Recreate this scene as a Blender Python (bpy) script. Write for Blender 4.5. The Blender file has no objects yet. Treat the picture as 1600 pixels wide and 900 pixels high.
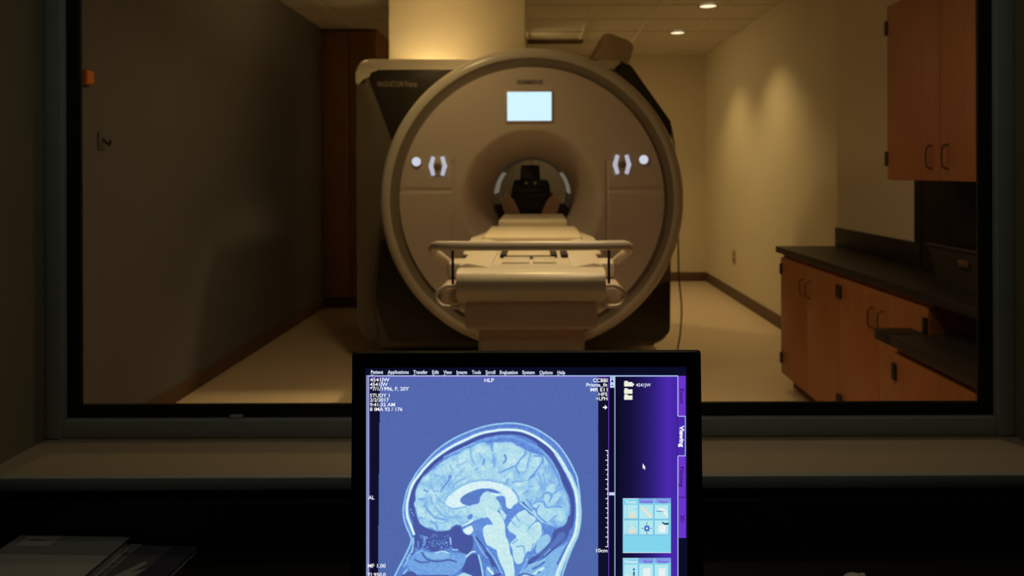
import bpy, bmesh, math, random
import numpy as np
from mathutils import Vector, Matrix

random.seed(4)
R = math.radians
SC = bpy.context.scene
COL = SC.collection

# ------------------------------------------------------------------ camera
F = 1120.0            # focal length in pixels of the 1600x900 frame
PX, PY = 838.0, 268.0  # principal point
EYE = 1.42
cam_d = bpy.data.cameras.new('camera')
cam_d.sensor_width = 36.0
cam_d.lens = F / 1600 * 36.0
cam_d.shift_x = -(PX - 800) / 1600
cam_d.shift_y = (PY - 450) / 1600
cam_d.clip_start = 0.02
cam_d.dof.use_dof = True
cam_d.dof.focus_distance = 0.845
cam_d.dof.aperture_fstop = 8.0
cam = bpy.data.objects.new('camera', cam_d)
COL.objects.link(cam)
ROLL = R(0.2)
cam.matrix_world = Matrix.Translation((0, 0, EYE)) @ Matrix.Rotation(R(90), 4, 'X') @ Matrix.Rotation(-ROLL, 4, 'Z')
SC.camera = cam

# ------------------------------------------------------------------ world and view
w = bpy.data.worlds.new('world')
SC.world = w
w.use_nodes = True
w.node_tree.nodes['Background'].inputs[0].default_value = (0.02, 0.02, 0.022, 1)
w.node_tree.nodes['Background'].inputs[1].default_value = 0.05
SC.view_settings.view_transform = 'Standard'
SC.view_settings.look = 'None'
SC.view_settings.exposure = 0.0
SC.view_settings.gamma = 1.0
SC.view_settings.use_curve_mapping = False
SC.cycles.use_denoising = True
SC.cycles.max_bounces = 10
SC.cycles.diffuse_bounces = 6
SC.cycles.transparent_max_bounces = 12
SC.cycles.sample_clamp_indirect = 4.0

WARM = (1.0, 0.70, 0.29)
# ceiling downlights of the scanner room, the last two added as fill: x, y, watts, cone degrees, blend, aim offset (x, y) at 2 m below
DOWNLIGHTS = [
    (1.56, 6.49, 66, 106, 1.0, 'round downlight over the passage, the one nearer the wall cabinet'),
    (1.53, 7.74, 58, 106, 1.0, 'round downlight over the passage, the one nearer the rear wall'),
    (-0.88, 5.58, 185, 84, 1.0, 'round downlight above the scanner housing beside the cream shaft'),
    (0.05, 3.55, 100, 74, 0.8, 'round downlight above the patient table'),
    (-0.70, 4.15, 44, 156, 0.8, 'wide downlight in front of the scanner ring'),
    (0.35, 2.5, 52, 142, 1.0, 'added wide fill lamp above the window end of the patient table'),  # unseen lamp, added to lift the ambient light of the room
    (-0.35, 7.8, 112, 140, 1.0, 'added tilted fill lamp hidden behind the cream shaft'),  # unseen lamp, added to brighten the rear, right wall and ceiling
]
CONTROL_LAMP_W = 6.8
SOFT = (1.0, 0.70, 0.43)

# ------------------------------------------------------------------ helpers
def U(px, py, Y):
    """photo pixel -> world point on the plane at depth Y (without roll)"""
    return Vector(((px - PX) / F * Y, Y, EYE - (py - PY) / F * Y))

def UZ(px, py, z):
    Y = (EYE - z) * F / (py - PY)
    return U(px, py, Y)

def lin(c):
    c = c / 255.0
    return c / 12.92 if c <= 0.04045 else ((c + 0.055) / 1.055) ** 2.4

def srgb(r, g, b):
    return (lin(r), lin(g), lin(b))

MATS = {}
def mat(name, col, rough=0.5, metal=0.0, spec=0.5, var=0.0, scale=8.0, bump=0.0, bscale=120.0, stretch=None, coat=0.0):
    if name in MATS:
        return MATS[name]
    m = bpy.data.materials.new(name)
    m.use_nodes = True
    nt = m.node_tree
    b = nt.nodes['Principled BSDF']
    b.inputs['Base Color'].default_value = (*col, 1)
    b.inputs['Roughness'].default_value = rough
    b.inputs['Metallic'].default_value = metal
    b.inputs['Specular IOR Level'].default_value = spec
    b.inputs['Coat Weight'].default_value = coat
    tc = nt.nodes.new('ShaderNodeTexCoord')
    mp = nt.nodes.new('ShaderNodeMapping')
    nt.links.new(tc.outputs['Object'], mp.inputs['Vector'])
    if stretch:
        mp.inputs['Scale'].default_value = stretch
    n = nt.nodes.new('ShaderNodeTexNoise')
    n.inputs['Scale'].default_value = scale
    n.inputs['Detail'].default_value = 4
    nt.links.new(mp.outputs['Vector'], n.inputs['Vector'])
    mx = nt.nodes.new('ShaderNodeMix')
    mx.data_type = 'RGBA'
    mx.inputs[6].default_value = (*[c * (1 - var) for c in col], 1)
    mx.inputs[7].default_value = (*[min(1, c * (1 + var)) for c in col], 1)
    nt.links.new(n.outputs['Fac'], mx.inputs[0])
    nt.links.new(mx.outputs[2], b.inputs['Base Color'])
    if bump:
        n2 = nt.nodes.new('ShaderNodeTexNoise')
        n2.inputs['Scale'].default_value = bscale
        nt.links.new(mp.outputs['Vector'], n2.inputs['Vector'])
        bp = nt.nodes.new('ShaderNodeBump')
        bp.inputs['Strength'].default_value = bump
        bp.inputs['Distance'].default_value = 0.002
        nt.links.new(n2.outputs['Fac'], bp.inputs['Height'])
        nt.links.new(bp.outputs['Normal'], b.inputs['Normal'])
    MATS[name] = m
    return m

def emat(name, rgb, strength=1.0):
    """emitting material, rgb given as display values 0..255"""
    if name in MATS:
        return MATS[name]
    m = bpy.data.materials.new(name)
    m.use_nodes = True
    nt = m.node_tree
    nt.nodes.clear()
    e = nt.nodes.new('ShaderNodeEmission')
    e.inputs[0].default_value = (*srgb(*rgb), 1)
    e.inputs[1].default_value = strength
    o = nt.nodes.new('ShaderNodeOutputMaterial')
    nt.links.new(e.outputs[0], o.inputs[0])
    MATS[name] = m
    return m

def attr_emat(name, attr='Col'):
    m = bpy.data.materials.new(name)
    m.use_nodes = True
    nt = m.node_tree
    nt.nodes.clear()
    a = nt.nodes.new('ShaderNodeAttribute')
    a.attribute_name = attr
    e = nt.nodes.new('ShaderNodeEmission')
    nt.links.new(a.outputs['Color'], e.inputs[0])
    o = nt.nodes.new('ShaderNodeOutputMaterial')
    nt.links.new(e.outputs[0], o.inputs[0])
    return m

def glass_mat():
    m = bpy.data.materials.new('window glass')
    m.use_nodes = True
    nt = m.node_tree
    nt.nodes.clear()
    t = nt.nodes.new('ShaderNodeBsdfTransparent')
    t.inputs[0].default_value = (0.93, 0.94, 0.92, 1)
    g = nt.nodes.new('ShaderNodeBsdfGlossy')
    g.inputs['Roughness'].default_value = 0.02
    fr = nt.nodes.new('ShaderNodeFresnel')
    fr.inputs[0].default_value = 1.45
    mu = nt.nodes.new('ShaderNodeMath')
    mu.operation = 'MULTIPLY'
    mu.inputs[1].default_value = 0.6
    nt.links.new(fr.outputs[0], mu.inputs[0])
    mx = nt.nodes.new('ShaderNodeMixShader')
    nt.links.new(mu.outputs[0], mx.inputs[0])
    nt.links.new(t.outputs[0], mx.inputs[1])
    nt.links.new(g.outputs[0], mx.inputs[2])
    o = nt.nodes.new('ShaderNodeOutputMaterial')
    nt.links.new(mx.outputs[0], o.inputs[0])
    return m

def thing(name, loc, label=None, cat=None, group=None, kind=None, rz=0.0):
    o = bpy.data.objects.new(name, None)
    o.empty_display_size = 0.05
    COL.objects.link(o)
    o.location = loc
    o.rotation_euler = (0, 0, rz)
    tag(o, label, cat, group, kind)
    return o

def tag(o, label=None, cat=None, group=None, kind=None):
    if label: o['label'] = label
    if cat: o['category'] = cat
    if group: o['group'] = group
    if kind: o['kind'] = kind
    return o

def origin(parent):
    v = Vector((0, 0, 0))
    p = parent
    while p is not None:
        v += Vector(p.location)
        p = p.parent
    return v

class MB:
    def __init__(self):
        self.bm = bmesh.new()
    def box(self, a, b, bev=0.0, seg=2):
        x0, x1 = sorted((a[0], b[0])); y0, y1 = sorted((a[1], b[1])); z0, z1 = sorted((a[2], b[2]))
        vs = [self.bm.verts.new(p) for p in ((x0,y0,z0),(x1,y0,z0),(x1,y1,z0),(x0,y1,z0),(x0,y0,z1),(x1,y0,z1),(x1,y1,z1),(x0,y1,z1))]
        fs = [self.bm.faces.new([vs[i] for i in q]) for q in ((0,3,2,1),(4,5,6,7),(0,1,5,4),(1,2,6,5),(2,3,7,6),(3,0,4,7))]
        if bev:
            es = list({e for f in fs for e in f.edges})
            bmesh.ops.bevel(self.bm, geom=es, offset=bev, segments=seg, affect='EDGES', profile=0.5)
        return self
    def prism(self, pts, vec, bev=0.0, seg=2):
        """closed polygon (list of 3D points) extruded along vec"""
        v0 = [self.bm.verts.new(p) for p in pts]
        v1 = [self.bm.verts.new(Vector(p) + Vector(vec)) for p in pts]
        n = len(pts)
        fs = [self.bm.faces.new(v0[::-1]), self.bm.faces.new(v1)]
        for i in range(n):
            fs.append(self.bm.faces.new([v0[i], v0[(i+1)%n], v1[(i+1)%n], v1[i]]))
        if bev:
            es = list(set(list(fs[0].edges) + list(fs[1].edges)))
            bmesh.ops.bevel(self.bm, geom=es, offset=bev, segments=seg, affect='EDGES', profile=0.5)
        return self
    def tube(self, path, r, n=12, cap=True):
        P = [Vector(p) for p in path]
        rings = []
        prev = None
        for i, p in enumerate(P):
            t = (P[min(i+1, len(P)-1)] - P[max(i-1, 0)]).normalized()
            if prev is None:
                a = t.orthogonal().normalized()
            else:
                a = (prev - t * prev.dot(t)).normalized()
            prev = a
            b = t.cross(a)
            rr = r[i] if isinstance(r, (list, tuple)) else r
            rings.append([self.bm.verts.new(p + (a*math.cos(2*math.pi*k/n) + b*math.sin(2*math.pi*k/n))*rr) for k in range(n)])
        for i in range(len(rings)-1):
            for k in range(n):
                self.bm.faces.new([rings[i][k], rings[i][(k+1)%n], rings[i+1][(k+1)%n], rings[i+1][k]])
        if cap:
            self.bm.faces.new(rings[0][::-1]); self.bm.faces.new(rings[-1])
        return self
    def lathe_y(self, c, prof, n=96, close=False):
        """profile of (radius, y) pairs turned about the axis through c along y"""
        cx, cz = c
        rings = []
        for r, y in prof:
            rings.append([self.bm.verts.new((cx + r*math.cos(2*math.pi*k/n), y, cz + r*math.sin(2*math.pi*k/n))) for k in range(n)])
        m = len(rings)
        for i in range(m if close else m-1):
            A, B = rings[i], rings[(i+1)%m]
            for k in range(n):
                self.bm.faces.new([A[k], A[(k+1)%n], B[(k+1)%n], B[k]])
        return self
    def lathe_z(self, c, prof, n=32, cap=True):
        rings = []
        for r, z in prof:
            rings.append([self.bm.verts.new((c[0] + r*math.cos(2*math.pi*k/n), c[1] + r*math.sin(2*math.pi*k/n), z)) for k in range(n)])
        for A, B in zip(rings, rings[1:]):
            for k in range(n):
                self.bm.faces.new([A[k], A[(k+1)%n], B[(k+1)%n], B[k]])
        if cap:
            self.bm.faces.new(rings[0]); self.bm.faces.new(rings[-1])
        return self
    def build(self, name, m, parent=None, smooth=False, label=None):
        bm = self.bm
        bmesh.ops.recalc_face_normals(bm, faces=bm.faces)
        me = bpy.data.meshes.new(name)
        o = origin(parent)
        if o.length:
            bmesh.ops.translate(bm, verts=bm.verts, vec=-o)
        bm.to_mesh(me); bm.free()
        if smooth:
            for p in me.polygons: p.use_smooth = True
            try: me.set_sharp_from_angle(angle=R(40))
            except Exception: pass
        ob = bpy.data.objects.new(name, me)
        COL.objects.link(ob)
        me.materials.append(m)
        if parent: ob.parent = parent
        if label: ob['label'] = label
        return ob

def box(name, a, b, m, parent=None, bev=0.0, seg=2, label=None):
    return MB().box(a, b, bev, seg).build(name, m, parent, smooth=bool(bev), label=label)

def rounded(pts, rad, seg=6):
    """round the corners of a 2D polygon; rad is one value or a list"""
    out = []
    n = len(pts)
    for i in range(n):
        p0 = Vector(pts[i-1]); p = Vector(pts[i]); p1 = Vector(pts[(i+1)%n])
        r = rad[i] if isinstance(rad, (list, tuple)) else rad
        if r <= 0:
            out.append(p); continue
        d0 = (p0-p).normalized(); d1 = (p1-p).normalized()
        ang = math.acos(max(-1, min(1, d0.dot(d1))))
        t = min(r / math.tan(ang/2), (p0-p).length*0.49, (p1-p).length*0.49)
        a = p + d0*t; b = p + d1*t
        for k in range(seg+1):
            s = k/seg
            out.append(a*(1-s)**2 + p*2*s*(1-s) + b*s**2)
    return out

def smooth_path(pts, n=8):
    P = [Vector(p) for p in pts]
    out = []
    for i in range(len(P)-1):
        p0 = P[max(i-1,0)]; p1 = P[i]; p2 = P[i+1]; p3 = P[min(i+2,len(P)-1)]
        for k in range(n):
            t = k/n
            out.append(0.5*((2*p1)+(-p0+p2)*t+(2*p0-5*p1+4*p2-p3)*t*t+(-p0+3*p1-3*p2+p3)*t**3))
    out.append(P[-1])
    return out

def text_mesh(s, bold=0.0):
    c = bpy.data.curves.new('t', 'FONT')
    c.body = s
    c.size = 1.0
    c.offset = bold
    c.resolution_u = 3
    c.fill_mode = 'FRONT'
    o = bpy.data.objects.new('t', c)
    COL.objects.link(o)
    bpy.context.view_layer.update()
    dg = bpy.context.evaluated_depsgraph_get()
    me = bpy.data.meshes.new_from_object(o.evaluated_get(dg))
    bpy.data.objects.remove(o)
    vs = np.empty(len(me.vertices)*3)
    me.vertices.foreach_get('co', vs)
    vs = vs.reshape(-1, 3)
    faces = [tuple(p.vertices) for p in me.polygons]
    bpy.data.meshes.remove(me)
    return vs[:, :2], faces

# ------------------------------------------------------------------ materials
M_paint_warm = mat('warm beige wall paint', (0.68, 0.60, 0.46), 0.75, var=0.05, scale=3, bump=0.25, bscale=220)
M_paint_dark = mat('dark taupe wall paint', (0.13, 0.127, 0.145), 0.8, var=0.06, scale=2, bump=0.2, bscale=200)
M_tile = mat('mineral fibre ceiling tile', (0.76, 0.71, 0.62), 0.9, var=0.06, scale=40, bump=0.4, bscale=160)
M_grid = mat('ceiling grid metal', (0.74, 0.69, 0.60), 0.6, var=0.03)
M_floor = mat('speckled vinyl floor', (0.62, 0.50, 0.39), 0.32, var=0.10, scale=60)
M_base = mat('brown rubber baseboard', (0.115, 0.062, 0.04), 0.6, var=0.1)
M_closet = mat('reddish stained wood panel', (0.33, 0.155, 0.07), 0.5, var=0.25, scale=5, stretch=(8, 8, 0.6))
M_wood = mat('orange maple veneer', (0.37, 0.135, 0.048), 0.42, var=0.22, scale=5, stretch=(8, 8, 0.6))
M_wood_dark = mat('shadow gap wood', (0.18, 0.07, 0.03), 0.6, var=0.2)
M_black_lam = mat('black speckled laminate', (0.022, 0.018, 0.016), 0.5, spec=0.3, var=0.3, scale=160)
M_matt = mat('matt dark board', (0.03, 0.024, 0.019), 0.85, spec=0.15, var=0.1)
M_bin = mat('dark grey bin plastic', (0.04, 0.034, 0.03), 0.6, spec=0.3, var=0.1)
M_hinge = mat('bronze hinge metal', (0.035, 0.025, 0.02), 0.5, metal=0.3, var=0.1)
M_pull = mat('brushed pull metal', (0.22, 0.14, 0.09), 0.35, metal=0.7, var=0.05)
M_plastic = mat('white scanner plastic', (0.54, 0.49, 0.44), 0.24, var=0.02, scale=3)
M_cap = mat('cream gloss edge cover', (0.80, 0.74, 0.66), 0.22, var=0.02)
M_face = mat('matt white scanner face', (0.56, 0.475, 0.435), 0.45, var=0.03, scale=3)
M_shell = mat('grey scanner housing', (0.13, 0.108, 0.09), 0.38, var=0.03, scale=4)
M_groove = mat('dark grey ring groove', (0.20, 0.165, 0.135), 0.5, var=0.05)
M_blackp = mat('black gloss panel', (0.03, 0.025, 0.021), 0.3, var=0.1)
M_rubber = mat('black rubber', (0.015, 0.014, 0.013), 0.7, var=0.1)
M_table = mat('cream table plastic', (0.70, 0.64, 0.55), 0.33, var=0.03)
M_cush = mat('cream vinyl cushion', (0.66, 0.57, 0.46), 0.5, var=0.04, bump=0.1)
M_ped = mat('beige pedestal plastic', (0.60, 0.47, 0.39), 0.45, var=0.03)
M_coil = mat('black coil plastic', (0.018, 0.017, 0.018), 0.35, var=0.1)
M_wing = mat('tan coil wing plastic', (0.85, 0.58, 0.44), 0.5, var=0.05)
M_bore = mat('grey bore liner', (0.42, 0.40, 0.41), 0.35, var=0.04)
M_shaft = mat('cream shaft casing', (0.82, 0.77, 0.68), 0.6, var=0.03, scale=3)
M_frame = mat('grey green steel frame', (0.36, 0.42, 0.40), 0.55, var=0.05)
M_gasket = mat('black window gasket', (0.008, 0.009, 0.007), 0.6, var=0.1)
M_sill = mat('tan laminate sill', (0.50, 0.42, 0.29), 0.55, var=0.05, scale=6)
M_reveal = mat('olive control room paint', (0.22, 0.205, 0.13), 0.8, var=0.05, bump=0.1)
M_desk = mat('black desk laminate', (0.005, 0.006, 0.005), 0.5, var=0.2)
M_ctl = mat('grey control room paint', (0.25, 0.25, 0.23), 0.8, var=0.05)
M_carpet = mat('charcoal carpet', (0.04, 0.04, 0.04), 0.95, var=0.3, scale=90)
M_bezel = mat('black monitor bezel', (0.006, 0.007, 0.008), 0.55, spec=0.25, var=0.1)
M_steel = mat('stainless steel', (0.5, 0.46, 0.42), 0.3, metal=1.0, var=0.03)
M_white = mat('white paper', (0.34, 0.37, 0.37), 0.7, var=0.03)
M_paperg = mat('grey printed band', (0.19, 0.22, 0.225), 0.7, var=0.05)
M_navy = mat('navy magazine cover', (0.05, 0.055, 0.10), 0.45, var=0.25, scale=20)
M_char = mat('charcoal magazine print', (0.11, 0.11, 0.12), 0.45, var=0.3, scale=25)
M_mouse = mat('light grey mouse plastic', (0.55, 0.55, 0.55), 0.4, var=0.02)
M_orange = mat('orange plastic', (0.75, 0.22, 0.03), 0.4, var=0.05)
M_brown = mat('dark brown plastic', (0.09, 0.05, 0.035), 0.5, var=0.05)
M_plate = mat('almond outlet plastic', (0.42, 0.34, 0.22), 0.5, var=0.03)

# ------------------------------------------------------------------ room shell
XL, XR, XJ = -2.24, 2.19, 2.0       # left wall, right wall, projecting right wall
YW, YB, CEIL = 1.60, 9.25, 2.92     # partition (scanner side), rear wall, ceiling
YC = 1.35                           # partition (control side)
JOG = 4.77
def struct(o, label=None):
    o['kind'] = 'structure'
    if label: o['label'] = label
    return o

struct(box('floor', (XL-0.2, YC, -0.06), (XR+0.2, YB+0.2, 0), M_floor), 'pale speckled vinyl floor of the scanner room')
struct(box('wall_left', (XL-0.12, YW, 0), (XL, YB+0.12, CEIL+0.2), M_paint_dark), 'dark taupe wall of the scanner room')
struct(box('wall_right', (XR, JOG, 0), (XR+0.15, YB+0.12, CEIL+0.2), M_paint_warm), 'beige wall washed by two downlights')
struct(box('wall_right', (XJ, YW, 0), (XR+0.15, JOG, CEIL+0.2), M_paint_warm), 'projecting beige wall behind the cabinets')
struct(box('wall_back', (XL, YB, 0), (XR, YB+0.12, CEIL+0.2), M_paint_warm), 'beige rear wall behind the scanner')
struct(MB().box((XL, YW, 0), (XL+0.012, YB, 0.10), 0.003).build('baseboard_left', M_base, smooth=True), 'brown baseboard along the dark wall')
struct(MB().box((XR-0.012, JOG, 0), (XR, YB, 0.115), 0.003).build('baseboard_right', M_base, smooth=True), 'brown baseboard along the washed wall')
struct(MB().box((-1.6, YB-0.012, 0), (XR-0.012, YB, 0.115), 0.003).build('baseboard_back', M_base, smooth=True), 'brown baseboard along the rear wall')

# ceiling: backing slab, grid bars, tiles
ceil = struct(box('ceiling', (XL-0.1, YC, CEIL+0.02), (XR+0.2, YB+0.2, CEIL+0.2), M_grid), 'suspended tile ceiling of the scanner room')
g = MB()
TS = 0.61
x0 = XL - 0.30
nx = int((XR - x0) / TS) + 1
ny = int((YB - YW) / TS) + 1
for i in range(nx+1):
    xx = x0 + i*TS
    if XL < xx < XR: g.box((xx-0.012, YW, CEIL-0.004), (xx+0.012, YB, CEIL+0.004))
for j in range(ny+1):
    yy = YW + j*TS
    if yy < YB: g.box((XL, yy-0.012, CEIL-0.0035), (XR, yy+0.012, CEIL+0.0045))
g.build('ceiling_grid', M_grid, ceil)
tile_me = None
for i in range(nx):
    for j in range(ny):
        cx = x0 + (i+0.5)*TS; cy = YW + (j+0.5)*TS
        sx0 = max(cx-TS/2+0.008, XL); sx1 = min(cx+TS/2-0.008, XR)
        sy1 = min(cy+TS/2-0.008, YB)
        if sx1 - sx0 < 0.05: continue
        if sx1-sx0 > TS-0.03 and sy1-cy > TS/2-0.02:
            if tile_me is None:
                b = MB().box((-TS/2+0.008, -TS/2+0.008, 0.003), (TS/2-0.008, TS/2-0.008, 0.016), 0.003, 1)
                t = b.build('ceiling_tile', M_tile)
                tile_me = t.data
            else:
                t = bpy.data.objects.new('ceiling_tile', tile_me); COL.objects.link(t)
            t.location = (cx, cy, CEIL); t.parent = ceil
        else:
            box('ceiling_tile', (sx0, cy-TS/2+0.008, CEIL+0.003), (sx1, sy1, CEIL+0.016), M_tile, ceil)

# partition with the observation window
SILL = 0.851
OX0, OX1, OZ0, OZ1 = -1.052, 1.022, 0.833, 2.30
p = MB()
p.box((-2.4, YC, 0), (OX0, YW, CEIL+0.2)); p.box((OX1, YC, 0), (2.4, YW, CEIL+0.2))
p.box((OX0, YC, 0), (OX1, YW, OZ0)); p.box((OX0, YC, OZ1), (OX1, YW, CEIL+0.2))
struct(p.build('wall_front', M_reveal), 'thick partition wall with the observation window')
sill = struct(box('trim_1', (OX0, YC, OZ0), (OX1, 1.53, SILL), M_sill, bev=0.002), 'tan window sill board')
struct(box('trim_2', (OX0-0.25, YC-0.016, OZ0-0.006), (OX1+0.25, YC, SILL+0.001), M_frame, bev=0.003), 'grey nosing along the sill')
win = thing('window_1', (0, 1.56, SILL), 'large fixed observation window between the two rooms', kind='structure')
GX0, GX1, GZ0, GZ1 = -1.014, 0.984, 0.8915, 2.262
f = MB()
f.box((OX0, 1.53, SILL), (GX0, 1.60, OZ1), 0.004); f.box((GX1, 1.53, SILL), (OX1, 1.60, OZ1), 0.004)
f.box((GX0, 1.53, SILL), (GX1, 1.60, GZ0), 0.004); f.box((GX0, 1.53, GZ1), (GX1, 1.60, OZ1), 0.004)
f.build('frame', M_frame, win, smooth=True)
IX0, IX1, IZ0 = -0.983, 0.953, 0.9205
f = MB()
f.box((GX0, 1.545, GZ0), (IX0, 1.557, GZ1), 0.004); f.box((IX1, 1.545, GZ0), (GX1, 1.557, GZ1), 0.004)
f.box((IX0, 1.545, GZ0), (IX1, 1.557, IZ0), 0.004); f.box((IX0, 1.545, GZ1-0.03), (IX1, 1.557, GZ1), 0.004)
f.build('gasket', M_gasket, win, smooth=True)
box('glass_pane', (IX0-0.01, 1.549, IZ0-0.01), (IX1+0.01, 1.554, GZ1-0.02), glass_mat(), win)
c = U(368, 651, 1.54)
box('setting_clip', (c.x-0.014, 1.535, c.z-0.003), (c.x+0.014, 1.547, c.z+0.006), M_frame, win, bev=0.002)

# control room shell
struct(box('floor', (-2.4, -2.2, -0.06), (2.4, YC, 0), M_carpet), 'charcoal carpet floor of the control room')
struct(box('ceiling', (-2.4, -2.2, 2.7), (2.4, YC, 2.8), M_ctl), 'plain grey ceiling of the control room')
struct(box('wall_left', (-2.5, -2.2, 0), (-2.4, YC, 2.7), M_ctl), 'grey side wall of the control room')
struct(box('wall_right', (2.4, -2.2, 0), (2.5, YC, 2.7), M_ctl), 'grey far side wall of the control room')
struct(box('wall_back', (-2.5, -2.3, 0), (2.5, -2.2, 2.7), M_ctl), 'grey wall behind the operator')

# ------------------------------------------------------------------ ceiling lights
def downlight(x, y, z, watts, cone, blend, label, colour=WARM, glow=1.6, r=0.075, size=0.03, tilt=0.0):
    t = thing('ceiling_light', (x, y, z), label, 'ceiling light', 'recessed ceiling downlights')
    MB().lathe_z((x, y), [(r+0.022, z), (r+0.022, z-0.006), (r+0.004, z-0.009), (r, z-0.004)], 40, cap=False).build('trim_ring', M_plate, t, smooth=True)
    m = bpy.data.materials.get('lamp glow') or emat('lamp glow', (255, 232, 190), glow)
    MB().lathe_z((x, y), [(r, z-0.0025), (r*0.5, z-0.004), (0.002, z-0.0045)], 40).build('lens', m, t)
    d = bpy.data.lights.new('lamp', 'SPOT')
    d.energy = watts; d.color = colour; d.spot_size = R(cone); d.spot_blend = blend; d.shadow_soft_size = size
    o = bpy.data.objects.new('lamp', d)
    COL.objects.link(o); o.parent = t; o.location = (0, 0, -0.03); o.rotation_euler = (0, tilt, 0)
    return t
for x, y, wt, cone, bl, lab in DOWNLIGHTS:
    wide = cone >= 140
    downlight(x, y, CEIL-0.004, wt, cone, bl, lab, colour=SOFT if (wide and y < 4) else WARM, size=0.12 if wide else 0.03, tilt=R(-42) if (y > 7 and wide) else 0.0)
t = downlight(0.0, 0.75, 2.7, CONTROL_LAMP_W, 150, 0.6, 'dimmed downlight over the control desk', colour=(1.0, 0.90, 0.70), size=0.08)

# slot diffuser in the ceiling
a = U(829, 66, 1); s = 1.5/0.2
t = thing('air_diffuser', (0.22, 8.25, CEIL), 'long dark slot air diffuser in the ceiling over the scanner', 'vent')
fr = MB()
fr.box((-0.10, 8.13, CEIL-0.012), (0.54, 8.16, CEIL-0.003)); fr.box((-0.10, 8.34, CEIL-0.012), (0.54, 8.37, CEIL-0.003))
fr.box((-0.10, 8.16, CEIL-0.012), (-0.07, 8.34, CEIL-0.003)); fr.box((0.51, 8.16, CEIL-0.012), (0.54, 8.34, CEIL-0.003))
fr.build('frame', M_base, t)
box('backing', (-0.07, 8.16, CEIL-0.005), (0.51, 8.34, CEIL-0.003), M_rubber, t)
for k in range(3):
    yy = 8.20 + k*0.05
    box('blade', (-0.07, yy-0.008, CEIL-0.012), (0.51, yy+0.008, CEIL-0.006), M_base, t)

# ------------------------------------------------------------------ wooden closet in the rear corner
t = thing('wooden_closet', (-1.96, 7.5, 0), 'tall reddish wood closet built up to the ceiling in the dark rear corner', 'closet')
cx1 = (588-PX)/F*7.5
box('body', (XL+0.001, 7.53, 0.0), (cx1, YB-0.001, CEIL-0.012), M_closet, t)
mid = (XL + cx1)/2
for a, b in ((XL+0.004, mid-0.003), (mid+0.003, cx1)):
    d = box('door', (a, 7.505, 0.11), (b, 7.53, CEIL-0.03), M_closet, t, bev=0.002)
box('toe_kick', (XL+0.01, 7.525, 0.0), (cx1-0.005, 7.53, 0.11), M_base, t)

# ------------------------------------------------------------------ scanner
CX, CZ = U(831, 312, 4.9).x, U(831, 312, 4.9).z
YF = 4.92                       # front plane of the round cover
SCL = YF / F                    # metres per pixel at the front plane
scan = thing('mri_scanner', (CX, 5.9, 0), 'large white ring-faced MRI scanner with lit touchscreen', 'scanner')
# housing outline at y = 5.38, in pixels
YH = 5.38
def H(px, py): v = U(px, py, YH); return (v.x, v.z)
out2 = rounded([H(558, 541), H(557, 92), H(975, 96), H(1050, 196), H(1046, 541)], [0.22, 0.17, 0.06, 0.10, 0.16], 8)
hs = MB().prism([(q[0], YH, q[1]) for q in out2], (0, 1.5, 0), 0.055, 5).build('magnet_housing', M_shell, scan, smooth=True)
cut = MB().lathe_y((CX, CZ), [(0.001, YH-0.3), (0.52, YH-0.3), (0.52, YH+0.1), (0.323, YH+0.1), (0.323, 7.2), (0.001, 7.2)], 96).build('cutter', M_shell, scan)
md = hs.modifiers.new('hole', 'BOOLEAN'); md.object = cut; md.operation = 'DIFFERENCE'; md.solver = 'EXACT'
bpy.context.view_layer.update()
hm = bpy.data.meshes.new_from_object(hs.evaluated_get(bpy.context.evaluated_depsgraph_get()))
hs.modifiers.clear(); hs.data = hm
bpy.data.objects.remove(cut)
def panel(name, pix, Y, thick, m, rad=0.02, parent=scan, bev=0.006, label=None):
    pts = rounded([(U(x, y, Y).x, U(x, y, Y).z) for x, y in pix], rad, 4)
    return MB().prism([(q[0], Y, q[1]) for q in pts], (0, thick, 0), bev, 2).build(name, m, parent, smooth=True, label=label)
panel('top_cap', [(556, 134), (556.5, 91), (974, 95), (974, 108), (577, 108), (567, 134)], YH-0.010, 1.50, M_cap, [0.03, 0.17, 0.02, 0.02, 0.10, 0.03], bev=0.026, label='cream top edge cover')
pan = panel('upper_panel', [(574, 110), (742, 108), (742, 200), (640, 240), (618, 232)], YH-0.012, 0.014, M_blackp, [0.05, 0.02, 0.02, 0.02, 0.02], label='black gloss panel')
panel('lower_panel', [(594, 372), (640, 372), (780, 533), (606, 533), (585, 470)], YH-0.012, 0.014, M_blackp, [0.05, 0.02, 0.02, 0.10, 0.3], label='black gloss panel')
panel('lower_panel', [(1046, 440), (1046, 520), (1030, 533), (880, 533), (960, 480)], YH-0.012, 0.014, M_blackp, [0.02, 0.05, 0.05, 0.02, 0.02], label='black gloss panel')
# dark strip following the chamfered corner
panel('corner_strip', [(972, 99), (986, 102), (1048, 190), (1050, 214), (1042, 216), (1034, 196), (960, 106)], YH-0.010, 0.3, M_blackp, [0.01]*7, label='black edge strip')
panel('side_rib', [(557, 135), (573, 118), (616, 232), (598, 330), (588, 400), (580, 470), (592, 530), (566, 532), (557, 500)], YH-0.010, 0.012, M_shell, [0.05, 0.02, 0.1, 0.3, 0.3, 0.3, 0.05, 0.1, 0.1])
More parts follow.
